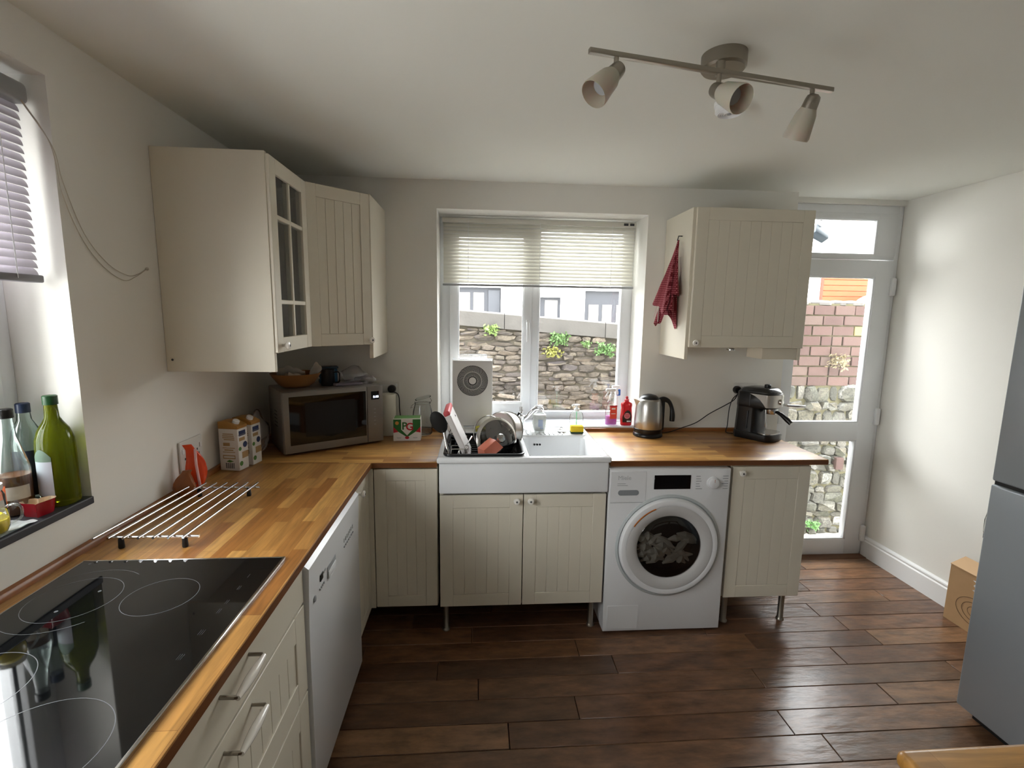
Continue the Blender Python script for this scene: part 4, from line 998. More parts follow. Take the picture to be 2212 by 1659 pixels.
def bagfn(w0, h0, d0, bend, ph):
    def prof(v): return w0*(.55+.55*math.sin(PI*min(1, v*1.05+.08))**.8)*(1-.25*v)
    q = MB(); n, m_ = 28, 18; rs = []
    for i in range(m_+1):
        v = i/m_; ww = prof(v)/2; dd_ = d0*(math.sin(PI*min(.97, v*.8+.12))**.7)*.5*(1-v*.75)+.001; r_ = []
        for j in range(n):
            a = 2*PI*j/n; rip = 1+.06*math.sin(9*a+ph+v*9)
            r_.append((math.cos(a)*ww*rip+bend*(v-.5)**2*2-.0, math.sin(a)*dd_*rip, v*h0))
        rs.append(r_)
    return q.ring(rs)
q = bagfn(.070, .178, .036, -.05, 0); q.xform(Matrix.Translation((.005, 0, .004)) @ Matrix.Rotation(math.radians(28), 4, 'Z') @ Matrix.Rotation(-.10, 4, 'X'))
lp('foil_bag', q, mat('orange_foil', '#e0481c', .22, var=.12, vs=30, bump=.3, bs=40), bg_)
q = MB().tube([Vector((.022, -.012, .012)), Vector((.020, -.017, .06)), Vector((.014, -.015, .11)), Vector((.003, .004, .165))], .0045, 6)
lp('white_stripe', q, mat('pale_pink_stripe', '#e8b8b4', .35), bg_)
q = bagfn(.07, .10, .05, .03, 2); q.xform(Matrix.Translation((-.012, -.055, .0)) @ Matrix.Rotation(math.radians(20), 4, 'Z'))
lp('crumpled_wrapper', q, mat('brown_wrapper', '#8a4f28', .3, var=.4, vs=25), bg_)
# trivet rack
rk = thing('rod_trivet', 'steel rod trivet lying on the left worktop beyond the hob', 'trivet', (.17, -1.2, HW))
for i in range(7):
    x0_ = .042+i*.0405; x1_ = .072+i*.0375
    wp('rod', MB().cyl((x0_, -1.430, .9265), (x1_, -.978, .9265), .0042, n=10), m_chrome, rk)
for y_ in (-1.405, -1.005):
    wp('cross_bar', MB().cyl((.07, y_, .918), (.315, y_, .918), .0042, n=10), m_chrome, rk)
    for x_ in (.10, .275): wp('rubber_foot', MB().lathe([(.007, 0), (.008, .003), (.007, .028), (.005, .033)], (x_, y_, HW), 12), m_blackm, rk)

# ================================================================== back worktop, left of sink
single('kitchen_canister', MB().lathe([(.001, 0), (.046, .001), (.047, .004), (.047, .226), (.044, .231), (.02, .232), (.001, .232)], n=36), mat('canister_cream', '#d8d4c6', .45), 'plain white upright paper roll half hidden by the microwave', 'paper roll', (.618, -.075, HW))
tbx = thing('tea_box', 'white and green PG tea box on the worktop left of the sink', 'tea box', (.742, -.172, HW), .06)
lp('carton', MB().box(-.072, .072, -.05, .035, 0, .122, .0015, 1), mat('tea_box_white', '#dedad6', .4), tbx)
yf = -.0505
q = MB().use(mat('tea_green', '#23662c', .4))
q.add([(-.071, yf, .118), (-.038, yf, .118), (-.030, yf, .118), (-.030, yf, .062), (0, yf, .030), (0, yf, .020), (-.045, yf, .050), (-.071, yf, .078)], [tuple(range(8))])
q.add([(.071, yf, .118), (.038, yf, .118), (.030, yf, .118), (.030, yf, .062), (0, yf, .030), (0, yf, .020), (.045, yf, .050), (.071, yf, .078)], [tuple(reversed(range(8)))])
q.use(mat('tea_red', '#b81f30', .4)).add([(-.071, yf, .078), (-.045, yf, .050), (-.071, yf, .045)], [(0, 1, 2)]).add([(.071, yf, .078), (.045, yf, .050), (.071, yf, .045)], [(2, 1, 0)])
q.lathe([(.011, 0), (.011, .0006)], n=16, xf=orient((0, -1, 0), (0, yf+.0004, .018)) @ Matrix.Diagonal((1, .7, 1, 1)))
q.use(mat('tea_orange', '#c8873a', .5)).lathe([(.010, 0), (.010, .0006)], n=9, xf=orient((0, -1, 0), (-.052, yf, .098)))
q.use(mat('tea_green')).text('P', .056, Matrix.Translation((-.013, yf-.0004, .080)) @ Matrix.Rotation(PI/2, 4, 'X'), bold=.0012)
q.use(mat('tea_red')).text('G', .056, Matrix.Translation((.014, yf-.0004, .076)) @ Matrix.Rotation(PI/2, 4, 'X'), bold=.0012)
q.use(mat('tea_green_light', '#6fa35c', .5)).box(-.068, .068, -.046, .032, .122, .1226)
q.use(m_pgrey).box(-.055, -.030, yf, yf+.0005, .018, .0195).box(.030, .055, yf, yf+.0005, .018, .0195).box(-.052, -.033, yf, yf+.0005, .014, .0152).box(.033, .052, yf, yf+.0005, .014, .0152)
lp('printed_front', q, None, tbx, False)
jr = thing('clip_top_jar', 'open clear glass clip top jar behind the tea box', 'jar', (.812, -.076, HW))
m_jar = thin_glass('jar_glass', (.90, .92, .91), 0, .07, .06, (.7, .72, .7))
lp('jar_body', MB().lathe([(.001, .004), (.050, .004), (.055, .012), (.056, .10), (.053, .135), (.045, .165), (.042, .180), (.044, .186), (.041, .186)], n=36, caps=(True, False)), m_jar, jr)
lp('glass_lid', MB().lathe([(.045, 0), (.046, .004), (.036, .012), (.001, .014)], n=30, xf=Matrix.Translation((.004, .0, .206)) @ Matrix.Rotation(math.radians(-14), 4, 'Y')), m_jar, jr)
lp('wire_clip', MB().tube([(.044*math.cos(2*PI*k/24), .044*math.sin(2*PI*k/24), .178) for k in range(24)], .0015, 6, True).tube([(-.044, 0, .178), (-.060, -.005, .165), (-.066, -.006, .15), (-.055, -.004, .158)], .0015, 6).tube([(.044, 0, .178), (.050, 0, .195), (.044, 0, .208)], .0018, 6), m_steel2, jr)

# ================================================================== dish rack and dishes
dk = thing('dish_drainer', 'black dish drainer tray sitting in the left sink bowl', 'dish rack', (1.15, -.41, .912))
tx0, tx1, ty0, ty1 = .968, 1.336, -.612, -.212
rr_pts = rr(tx0, tx1, ty0, ty1, .03, .921)
wp('rim', MB().tube(rr_pts, .0065, 8, True), m_black, dk)
q = MB().ring([list(reversed(rr(tx0, tx1, ty0, ty1, .03, .921))), list(reversed(rr(tx0+.012, tx1-.012, ty0+.030, ty1-.012, .03, .868)))], False, True)
o = link('tray', q.mesh('tray', m_blackm, True, dk.location, fix=False), dk)
for k in range(9):
    y_ = -.56+k*.04; wp('rib', B(1.0, 1.31, y_, y_+.006, .869, .882, .002, seg=1), m_blackm, dk)
q = MB()
for x_ in (.995, 1.035, 1.075):
    q.tube([(x_, -.56, .872), (x_, -.56, .935), (x_, -.50, .935), (x_, -.50, .872)], .0022, 6)
wp('cutlery_wires', q.tube([(.995, -.56, .935), (1.075, -.56, .935), (1.075, -.50, .935), (.995, -.50, .935)], .0022, 6, True), m_steel2, dk)
# ladle
ld = thing('cooking_spoon', 'black headed cooking spoon with a steel handle, leftmost in the drainer', 'spoon', (.980, -.47, .872))
lp('handle', MB().tube([(.006, -.06, .004), (-.006, -.045, .06), (-.022, -.02, .125)], .006, 10, radii=[.0075, .007, .005]), m_chrome, ld)
mo = Matrix.Translation((-.047, .0, .172)) @ Matrix.Rotation(math.radians(-28), 4, 'Y')
lp('spoon_head', MB().sphere((0, 0, 0), 1, 24, 12, xf=mo @ Matrix.Diagonal((.037, .010, .058, 1))).tube([(-.020, -.02, .115), (-.028, -.008, .135)], .006, 8), m_blackm, ld)
# cutlery
fk = thing('fork', 'steel fork leaning to the right in the cutlery part of the drainer', 'fork', (1.02, -.52, .88))
lp('fork_handle', MB().tube([(0, 0, .0), (.018, 0, .05), (.05, .005, .065), (.075, .01, .105)], 1, 8, radii=[.003, .0025, .0025, .0045]), m_steel2, fk)
kf = thing('table_knife', 'steel table knife upright beside the fork', 'knife', (1.052, -.54, .872))
lp('knife_handle', MB().tube([(0, 0, 0), (.012, -.005, .055), (.014, -.006, .07)], 1, 8, radii=[.005, .006, .004]), m_steel2, kf)
wh = single('wire_whisk', MB().tube(spl([(0, 0, 0), (-.02, 0, .06), (.012, 0, .105), (.028, 0, .07), (.0, 0, .065)], 6), .0018, 6).tube(spl([(0, 0, 0), (-.03, .02, .09), (-.01, .02, .17), (.02, .02, .185), (-.01, .02, .10)], 6), .0018, 6).tube(spl([(0, 0, .0), (.022, -.01, .045), (.026, -.01, .07), (.0, -.01, .09), (-.012, 0, .05)], 6), .005, 8), m_dgrey, 'tangled dark wire utensil behind the cooking spoon', 'whisk', (.99, -.40, .872))
# chopping board
cb = thing('chopping_board', 'thick white chopping board with a red corner leaning in the drainer', 'chopping board', (1.095, -.41, .872), 0)
mo = Matrix.Rotation(math.radians(-24), 4, 'Y') @ Matrix.Rotation(math.radians(0), 4, 'Z')
lp('board', MB().box(-.032, -.004, -.12, .10, .0, .245, .006, 3, xf=mo), mat('board_white', '#d8d4d2', .4), cb)
lp('red_corner', MB().box(-.0335, -.0025, -.1215, .1015, .243, .266, .006, 3, xf=mo), mat('coral_red', '#c8545a', .45), cb)
# white bowl behind
single('white_bowl', MB().lathe([(.03, 0), (.035, .004), (.075, .055), (.08, .07), (.077, .07), (.07, .054), (.03, .010), (.001, .009)], n=36, xf=Matrix.Translation((0, 0, .03)) @ Matrix.Rotation(math.radians(60), 4, 'Y')), mat('bowl_pale', '#cfccc8', .25), 'pale bowl on its edge behind the chopping board', 'bowl', (.965, -.222, .915))
# lid
ldm = thing('pan_lid', 'domed glass pan lid with steel rim and round steel knob', 'pan lid', (1.215, -.455, .955))
nrm = Vector((.36, -.85, .30)).normalized(); mo = orient(nrm) 
lp('glass_dome', MB().lathe([(.104, 0), (.092, .012), (.06, .024), (.02, .029), (.001, .029)], n=48, xf=mo, caps=(False, True)), thin_glass('lid_glass', (.13, .125, .12), 0, .08), ldm)
lp('steel_rim', MB().lathe([(.108, -.004), (.109, .002), (.098, .010), (.094, .012), (.102, .0), (.104, -.004)], n=48, xf=mo, caps=(False, False)), m_steel2, ldm)
kb = lp('lid_knob', MB().lathe([(.006, .028), (.008, .040), (.020, .046), (.023, .054), (.018, .062), (.001, .065)], n=28, xf=mo), m_chrome, ldm)
lp('steam_vent', MB().lathe([(.005, .016), (.006, .022), (.003, .023)], n=12, xf=mo @ Matrix.Translation((-.072, -.01, 0))), m_chrome, ldm)
# pans
def pan(name, label, loc, d, r, h, mtl, cat='saucepan', hook=None, t=.003):
    th_ = thing(name, label, cat, loc); mo = orient(d)
    lp('pan_body', MB().lathe([(.001, 0), (r*.92, 0), (r, .008), (r, h), (r+.004, h+.002), (r-t, h), (r-t, .01), (.001, .006)], n=44, xf=mo), mtl, th_)
    if hook: lp('handle', MB().tube(spl(hook), .0055, 8), m_blackm, th_)
m_pan = mat('dark_pan_inside', '#55504c', .25, .8)
pan('saucepan', 'steel saucepan on its side behind the glass lid', (1.235, -.34, .975), (.48, .62, -.18), .095, .072, m_steel, hook=[(.06, .10, .02), (.10, .14, .04), (.115, .15, .06)])
pan('milk_pan', 'small dull steel pan upside down at the back of the drainer', (1.275, -.19, 1.015), (.35, -.05, -.80), .052, .085, m_steel)
single('colander_ring', MB().tube([(.075*math.cos(a), 0, .085*math.sin(a)) for a in [2*PI*k/40 for k in range(40)]], .0024, 8, True), m_steel2, 'thin steel wire hoop standing behind the lid', 'wire rack', (1.175, -.36, .968), .25)
# terracotta box
tc_ = thing('terracotta_tub', 'salmon coloured plastic tub upside down in the drainer', 'tub', (1.185, -.53, .885))
q = MB().ring([[(x, y, z) for x, y in ((-a, -b), (a, -b), (a, b), (-a, b))] for a, b, z in ((.052, .036, 0), (.052, .036, .004), (.040, .026, .052), (.036, .022, .054))])
q.xform(Matrix.Translation((0, 0, .025)) @ Matrix.Rotation(math.radians(-34), 4, 'Y') @ Matrix.Rotation(.5, 4, 'Z') @ Matrix.Rotation(.35, 4, 'X'))
lp('tub_body', q, mat('salmon_plastic', '#c4705a', .35, var=.08, vs=20), tc_, True)

# ================================================================== sink ledge and sill items
def pump_bottle(label, loc, liquid, level, name='soap_dispenser'):
    t = thing(name, label, 'soap bottle', loc, 0, 'pump bottles on the sink ledge')
    pr_ = [(.001, 0), (.030, .001), (.034, .008), (.040, .045), (.040, .075), (.034, .098), (.020, .110), (.014, .113)]
    lp('bottle', MB().lathe(pr_, n=32, sy=.62), thin_glass('clear_plastic', (.93, .95, .94), .03, .06, .05, (.8, .85, .85)), t)
    lv = [(r_*.93, z_) for r_, z_ in pr_ if z_ < level]; lv = [(.001, .003)]+lv[1:]+[(lv[-1][0], level), (.001, level)]
    lp('liquid', MB().lathe([(r_, max(z_, .003)) for r_, z_ in lv], n=28, sy=.60), liquid, t)
    hd_ = lp('pump_head', MB().lathe([(.015, .110), (.016, .124), (.010, .127), (.006, .130), (.006, .138), (.017, .142), (.018, .148), (.001, .152)], n=22).tube([(0, 0, .145), (-.022, -.006, .146), (-.030, -.008, .142)], .0055, 8), m_white, t)
    return t
p1 = pump_bottle('white liquid soap pump bottle on the sink ledge', (1.470, -.128, st+.004), mat('white_soap', '#e8e8e6', .4), .095)
lp('label', MB().box(-.010, .016, -.0255, -.0245, .030, .070).box(.0, .018, -.0262, -.025, .018, .026), mat('label_pale_blue', '#a8b4cc', .5), p1)
p2 = pump_bottle('clear pump bottle nearly empty with green tint, behind the sponge', (1.688, -.092, st+.002), mat('green_liquid', '#8fd8a8', .2), .012)
lp('dip_tube', MB().cyl((0, 0, .01), (0, 0, .118), .003, n=8), mat('green_tube', '#86dcae', .3), p2)
sg = thing('kitchen_sponge', 'yellow sponge with dark scouring side on the sink ledge', 'sponge', (1.678, -.156, st), -.05)
lp('foam', MB().box(-.036, .036, -.022, .022, .008, .042, .005), mat('sponge_yellow', '#d8b828', .9, var=.1, vs=60, bump=.6, bs=200), sg)
lp('scourer', MB().box(-.036, .036, -.022, .022, .001, .009, .002), mat('scourer_green', '#2c4638', .95), sg)
pg = thing('sink_plug', 'chrome sink strainer plug with wire loop on the ledge', 'sink plug', (1.596, -.130, st+.001))
lp('disc', MB().lathe([(.001, 0), (.024, .001), (.028, .005), (.020, .009), (.001, .010)], n=28), m_steel2, pg)
lp('loop', MB().tube([(-.008, 0, .008), (-.009, 0, .020), (0, 0, .026), (.009, 0, .020), (.008, 0, .008)], .0018, 6), m_steel2, pg)
yc = single('yellow_cloth', MB().grid(lambda u, v: ((u-.5)*.15, (v-.5)*.07, .014+.007*math.sin(u*9)+.004*math.cos(v*8+u*4)), 16, 8).grid(lambda u, v: ((u-.5)*.15, (v-.5)*.07, .001), 2, 2), mat('cloth_yellow', '#c4bc50', .9), 'folded yellow cloth on the sink ledge behind the pans', 'cloth', (1.185, -.095, st))
# spray bottle
sb = thing('spray_bottle', 'clear trigger spray bottle with pink liquid on the sill', 'spray bottle', (1.930, .050, .912), .15)
pr_ = [(.001, 0), (.034, .001), (.037, .006), (.036, .085), (.030, .115), (.018, .145), (.013, .165), (.013, .175)]
lp('bottle', MB().lathe(pr_, n=30, sy=.6), thin_glass('clear_plastic'), sb)
lp('liquid', MB().lathe([(.001, .003), (.033, .004), (.035, .006), (.0345, .055), (.001, .055)], n=28, sy=.57), mat('pink_liquid', '#d86ad0', .15, trans=.4), sb)
lp('label', MB().use(mat('coral_label', '#e0503c', .45)).box(-.018, .026, -.0235, -.0225, .040, .120).use(mat('deep_red_label', '#b02030', .45)).box(-.022, .028, -.0238, -.0228, .114, .122).use(m_white).box(-.008, .016, -.0242, -.0232, .098, .106).box(-.010, .018, -.0242, -.0232, .070, .073), None, sb)
lp('spray_head', MB().lathe([(.014, .170), (.014, .185), (.009, .190), (.009, .205)], n=18).box(-.040, .022, -.010, .010, .203, .222, .006).tube([(-.018, 0, .205), (-.030, 0, .190), (-.042, 0, .170)], 1, 8, radii=[.006, .005, .003]).tube([(-.006, 0, .195), (-.012, 0, .16), (-.026, 0, .140)], 1, 8, radii=[.004, .005, .003]), m_white, sb)
s2 = thing('spray_bottle', 'second spray bottle with blue trigger half hidden behind the pink one', 'spray bottle', (1.985, .135, .912), .2)
lp('bottle', MB().lathe([(.001, 0), (.032, .001), (.034, .006), (.034, .10), (.018, .16), (.012, .175)], n=26, sy=.6), thin_glass('clear_plastic'), s2)
lp('spray_head', MB().lathe([(.013, .172), (.013, .19), (.009, .21)], n=16).box(-.036, .020, -.010, .010, .212, .228, .006), m_white, s2)
lp('trigger', MB().box(-.0, .020, -.012, .012, .165, .205, .004), mat('blue_trigger', '#1f62b8', .35), s2)
wl_ = thing('washing_up_bottle', 'red washing up liquid bottle on the sill beside the kettle', 'bottle', (2.020, .040, .912), -.05)
rs = []
for z_, a_, b_ in ((0, .030, .016), (.004, .034, .019), (.05, .036, .020), (.085, .033, .019), (.105, .031, .018), (.125, .034, .018), (.135, .032, .017), (.143, .015, .013), (.150, .012, .012)):
    rs.append([(math.copysign(abs(math.cos(a))**.7, math.cos(a))*a_, math.copysign(abs(math.sin(a))**.7, math.sin(a))*b_, z_) for a in [2*PI*k/32 for k in range(32)]])
lp('bottle', MB().ring(rs), mat('red_liquid', '#c81420', .15, coat=.4), wl_)
lp('cap', MB().lathe([(.014, .148), (.014, .158), (.008, .162), (.009, .172), (.006, .176), (.001, .177)], n=20), mat('red_cap', '#c83844', .35), wl_)
q = MB().use(mat('dark_label', '#3a2422', .45)).add([(-.026, -.0215, .020), (.027, -.0215, .020), (.027, -.0215, .065), (.018, -.0215, .088), (.005, -.0215, .095), (-.010, -.0215, .088), (-.026, -.0215, .055)], [tuple(range(7))])
q.use(mat('pale_red_label', '#d8808a', .45)).lathe([(.018, 0), (.018, .0006)], n=24, xf=orient((0, -1, 0), (.001, -.0216, .060)))
q.use(mat('red_label_text', '#a81828', .5)).box(-.013, .015, -.0226, -.0216, .066, .070).box(-.012, .014, -.0226, -.0216, .057, .061).box(-.009, .011, -.0226, -.0216, .049, .052).use(m_white).box(.0, .024, -.0226, -.0214, .024, .031)
lp('label', q, None, wl_, False)
# air purifier
ap = thing('air_purifier', 'white slab shaped air purifier with round fan grille on the window sill', 'air purifier', (1.0915, .0, .912))
lp('housing', MB().box(-.116, .116, .006, .125, .001, .388, .006, 3), mat('purifier_white', '#d9d6d2', .4), ap)
lp('clear_top_tray', MB().box(-.116, .116, .020, .120, .389, .3945, .002).box(-.085, .085, .100, .106, .394, .416, .002), thin_glass('acrylic', (.95, .96, .97), .02, .08, .12, (.85, .88, .9)), ap)
gx, gz_ = 0.0, .270
mo = orient((0, -1, 0), (gx, .006, gz_))
gr_ = lp('grille_recess', MB().lathe([(.089, .0), (.089, .0012), (.001, .0014)], n=56, xf=mo), mat('grille_dark', '#202124', .6), ap)
q = MB()
for ri, ro, n_, tw in ((.054, .087, 60, .30), (.026, .050, 36, .22)):
    for k in range(n_):
        a = 2*PI*k/n_; pts = []
        for i in range(5):
            r_ = ri+(ro-ri)*i/4; aa = a+tw*(i/4)**1.2; pts.append(Vector((r_*math.cos(aa), r_*math.sin(aa), .0)))
        for i in range(4):
            t_ = (pts[i+1]-pts[i]).normalized(); nn = Vector((-t_.y, t_.x, 0))*.0012
            q.add([pts[i]-nn+Vector((0, 0, .0035)), pts[i+1]-nn+Vector((0, 0, .0035)), pts[i+1]+nn+Vector((0, 0, .0035)), pts[i]+nn+Vector((0, 0, .0035)), pts[i]-nn, pts[i+1]-nn, pts[i+1]+nn, pts[i]+nn], [(0, 1, 2, 3), (0, 4, 5, 1), (3, 2, 6, 7)], mo)
mfin = mat('grille_grey', '#bab8b4', .45)
o = lp('grille_fins', q, mfin, gr_, False); o['kind'] = 'stuff'
lp('grille_ring', MB().lathe([(.050, .001), (.050, .0045), (.054, .0045), (.054, .001)], n=48, xf=mo, caps=(False, False)), mfin, gr_)
lp('hub', MB().lathe([(.021, .001), (.0205, .0045), (.001, .005)], n=32, xf=mo), mat('purifier_white'), gr_)

# ================================================================== kettle
kt = thing('electric_kettle', 'brushed steel kettle with black handle right of the sink', 'kettle', (2.103, -.112, HW))
lp('power_base', MB().lathe([(.082, 0), (.084, .006), (.080, .018), (.076, .022)], n=44), m_black, kt)
lp('body', MB().lathe([(.076, .044), (.079, .050), (.078, .10), (.073, .17), (.066, .205), (.060, .214), (.056, .216)], n=48), m_steel, kt)
lp('bottom_collar', MB().lathe([(.076, .020), (.079, .024), (.079, .044), (.076, .047)], n=44), m_black, kt)
lp('lid', MB().lathe([(.058, .212), (.054, .222), (.036, .236), (.012, .242), (.001, .243)], n=36), m_black, kt)
lp('spout', MB().ring([[(-.060, -.02, .16), (-.060, .02, .16), (-.066, 0, .155)], [(-.058, -.026, .206), (-.058, .026, .206), (-.092, 0, .214)]]), m_steel, kt)
q = MB().tube(spl([(.056, 0, .205), (.085, 0, .212), (.115, -.002, .198), (.132, -.004, .165), (.138, -.006, .125), (.138, -.006, .085)], 7), 1, 12, radii=[.013+.002*math.sin(i/4) for i in range(36)])
lp('handle', q, m_black, kt)
lp('handle_mount', MB().box(.064, .092, -.013, .013, .03, .212, .008), m_black, kt)

# ================================================================== coffee machine
cm = thing('espresso_machine', 'black and silver espresso machine at the end of the worktop', 'coffee machine', (2.735, -.170, HW), math.radians(33))
w2, d2 = .084, .112
def rect(w_, f, b, r, z, cx_=0):
    """plan outline, front (-y) rounded"""
    P = []
    for k in range(13):
        a = PI+PI*k/12; P.append((cx_+w_*math.cos(a), f+(w_*.45)*(1+math.sin(a))*1.0, z))
    P += [(w_, b-.02, z), (w_-.02, b, z), (-w_+.02, b, z), (-w_, b-.02, z)]
    return P
lp('base', MB().ring([rect(w2+.004, -d2, d2-.0, 0, 0), rect(w2+.006, -d2-.002, d2, 0, .006), rect(w2+.004, -d2, d2, 0, .036), rect(w2, -d2+.004, d2, 0, .040)]), m_black, cm)
lp('drip_grid', MB().ring([rect(w2-.006, -d2+.008, -.015, 0, .040), rect(w2-.006, -d2+.008, -.015, 0, .044)]), m_steel2, cm)
lp('column', MB().ring([rect(w2-.004, -.022, d2, 0, .038), rect(w2-.008, -.020, d2-.004, 0, .17), rect(w2-.004, -.026, d2-.006, 0, .20)]), m_black, cm)
lp('head', MB().ring([rect(w2-.002, -d2+.020, d2-.006, 0, .182), rect(w2, -d2+.010, d2-.006, 0, .19), rect(w2, -d2+.008, d2-.008, 0, .262), rect(w2-.004, -d2+.014, d2-.012, 0, .268)]), m_black, cm)
q = MB()
rs = []
for z_ in (.192, .225, .262):
    r_ = []
    for k in range(17):
        a = PI+PI*(.0+k/16); r_.append(((w2+.002)*math.cos(a), -d2+.006+(w2*.45)*(1+math.sin(a)), z_))
    rs.append(r_)
q.add([p for r_ in rs for p in r_], [(i*17+j, i*17+j+1, (i+1)*17+j+1, (i+1)*17+j) for i in range(2) for j in range(16)])
# silver wings sweeping back over the sides
for s_ in (-1, 1):
    x_ = s_*(w2+.002); yb_ = -d2+.006+w2*.45
    P = [(x_, yb_, .262), (x_, yb_+.095, .262), (x_, yb_+.062, .250), (x_, yb_+.034, .232), (x_, yb_+.014, .210), (x_, yb_, .192)]
    q.add(P, [tuple(range(6))])
lp('silver_fascia', q, mat('silver_plastic', '#b4b0aa', .25, .6), cm)
lp('top_plate', MB().ring([rect(w2-.004, -d2+.014, d2-.016, 0, .268), rect(w2-.004, -d2+.014, d2-.016, 0, .274), rect(w2-.018, -d2+.03, d2-.03, 0, .290), rect(w2-.05, -d2+.06, d2-.06, 0, .297)]), mat('smoked_lid', '#4a4c4e', .15, .6), cm)
lp('lid_knob', MB().lathe([(.016, .290), (.018, .296), (.017, .310), (.012, .313)], (0, -.03, 0), 18), m_black, cm)
lp('dial', MB().lathe([(.016, 0), (.015, .010), (.012, .012)], n=22, xf=orient((0, -1, 0), (.0, -d2+.006, .222))), m_steel2, cm)
ph_ = lp('filter_holder', MB().lathe([(.030, .150), (.034, .156), (.034, .180), (.030, .184)], (0, -.06, 0), 26), m_chrome, cm)
lp('holder_handle', MB().tube([(0, -.09, .165), (.0, -.115, .155), (.0, -.150, .130), (0, -.172, .112)], 1, 12, radii=[.008, .011, .014, .012]), m_black, ph_)
lp('steam_wand', MB().tube([(-.066, -.060, .185), (-.070, -.066, .13), (-.070, -.070, .085)], 1, 10, radii=[.004, .004, .006]), m_steel2, cm)
lp('water_gauge', MB().box(-w2-.002, -w2+.004, .020, .026, .19, .255, .001).box(-w2-.002, -w2+.004, .028, .033, .06, .16, .001), m_dgrey, cm)
q = MB().tube(spl(cm_cable), .0028, 7)
single('power_cable', q, m_black, 'black cable dropping from the plug behind the coffee machine', 'cable')

# ================================================================== tea towel
tw = thing('tea_towel', 'red checked tea towel hanging from a hook on the wall cabinet side', 'towel', (2.155, -.20, 1.975))
m, n_, b_ = newmat('red_check_cloth'); MATS['red_check_cloth'] = m
t_ = n_.nodes.new('ShaderNodeTexCoord'); sx = n_.nodes.new('ShaderNodeSeparateXYZ'); n_.links.new(t_.outputs['Object'], sx.inputs[0])
def wv(sock, f):
    a = n_.nodes.new('ShaderNodeMath'); a.operation = 'MULTIPLY'; a.inputs[1].default_value = f; n_.links.new(sock, a.inputs[0])
    s_ = n_.nodes.new('ShaderNodeMath'); s_.operation = 'SINE'; n_.links.new(a.outputs[0], s_.inputs[0]); g_ = n_.nodes.new('ShaderNodeMath'); g_.operation = 'GREATER_THAN'; g_.inputs[1].default_value = -.1; n_.links.new(s_.outputs[0], g_.inputs[0]); return g_
g1 = wv(sx.outputs['Z'], 640); g2 = wv(sx.outputs['Y'], 900)
mm = n_.nodes.new('ShaderNodeMath'); mm.operation = 'MULTIPLY'; n_.links.new(g1.outputs[0], mm.inputs[0]); n_.links.new(g2.outputs[0], mm.inputs[1])
mx_ = n_.nodes.new('ShaderNodeMix'); mx_.data_type = 'RGBA'; mx_.inputs[6].default_value = (*hx('#6e1522'), 1); mx_.inputs[7].default_value = (*hx('#bc6872'), 1)
n_.links.new(mm.outputs[0], mx_.inputs[0]); n_.links.new(mx_.outputs[2], b_.inputs['Base Color']); b_.inputs['Roughness'].default_value = .95
def towel_layer(top_, bot, rx, ry, folds, ph, hem, z0, n=56, m_=22, p=1.25):
    q = MB(); vs = []
    for i in range(m_+1):
        v = i/m_; c = Vector(top_).lerp(Vector(bot), v)
        for j in range(n):
            a = 2*PI*j/n; f = 1+.24*math.sin(folds*a+ph)*min(1, v*2.5)+.08*math.sin(2.3*folds*a+ph*2)*v
            g = v**p*.92+.08
            z = c.z-hem*max(0, v-.55)/.45*math.sin(2*a+ph)*.5-hem*max(0, v-.7)*math.sin(5*a+ph)*.6
            vs.append((min(c.x+rx*g*f*math.cos(a), 2.181), c.y+ry*g*f*math.sin(a), z))
    fs = [(i*n+j, i*n+(j+1) % n, (i+1)*n+(j+1) % n, (i+1)*n+j) for i in range(m_) for j in range(n)]
    return q.add(vs, fs)
q = towel_layer((2.166, -.236, 1.965), (2.128, -.215, 1.64), .050, .084, 5, .6, .10, 0)
o = link('towel_cloth', q.mesh('towel_cloth', m, True, tw.location), tw)
q = towel_layer((2.168, -.232, 1.95), (2.130, -.212, 1.555), .048, .072, 4, 2.0, .08, 0)
o = link('towel_inner_fold', q.mesh('towel_inner_fold', m, True, tw.location), tw)
for pts_ in ([(2.085, -.150, 1.56), (2.098, -.165, 1.63), (2.100, -.185, 1.68)], [(2.080, -.235, 1.54), (2.084, -.225, 1.60), (2.092, -.215, 1.63)]):
    wp('white_hem', MB().tube(spl(pts_), .0022, 6), mat('hem_white', '#cfc4c0', .9), tw)
wp('hook', MB().tube([(2.185, -.236, 1.985), (2.165, -.236, 1.985), (2.160, -.236, 1.962)], .003, 8), m_dgrey, tw)

# ================================================================== left sill items
LS = lwz0
ol = thing('olive_oil_bottle', 'large green olive oil bottle with dark green cap on the left sill', 'bottle', (-.040, -1.412, LS))
m_gg = mat('green_glass', '#7d8412', .06, trans=.75, ior=1.3)
lp('bottle', MB().lathe([(.001, 0), (.038, .001), (.043, .006), (.0435, .155), (.042, .185), (.034, .212), (.022, .232), (.016, .245), (.0135, .285), (.0135, .288)], n=40), m_gg, ol)
lp('cap', MB().lathe([(.0165, .280), (.0165, .303), (.014, .305), (.001, .305)], n=28), mat('dark_green_cap', '#14401e', .35), ol)
def curved_label(r0, a0, a1, z0, z1, cx_=0, cy_=0, top_r=0):
    q = MB(); n = 14; vs = []; 
    for i in range(n+1):
        a = a0+(a1-a0)*i/n; s_ = math.sin(PI*i/n); vs.append((r0*math.cos(a), r0*math.sin(a), z0)); vs.append((r0*math.cos(a), r0*math.sin(a), z1+top_r*s_))
    return q.add(vs, [(2*i, 2*i+2, 2*i+3, 2*i+1) for i in range(n)])
lp('back_label', curved_label(.0442, math.radians(-128), math.radians(-66), .035, .130), mat('label_lilac_grey', '#b4b2bc', .5), ol)
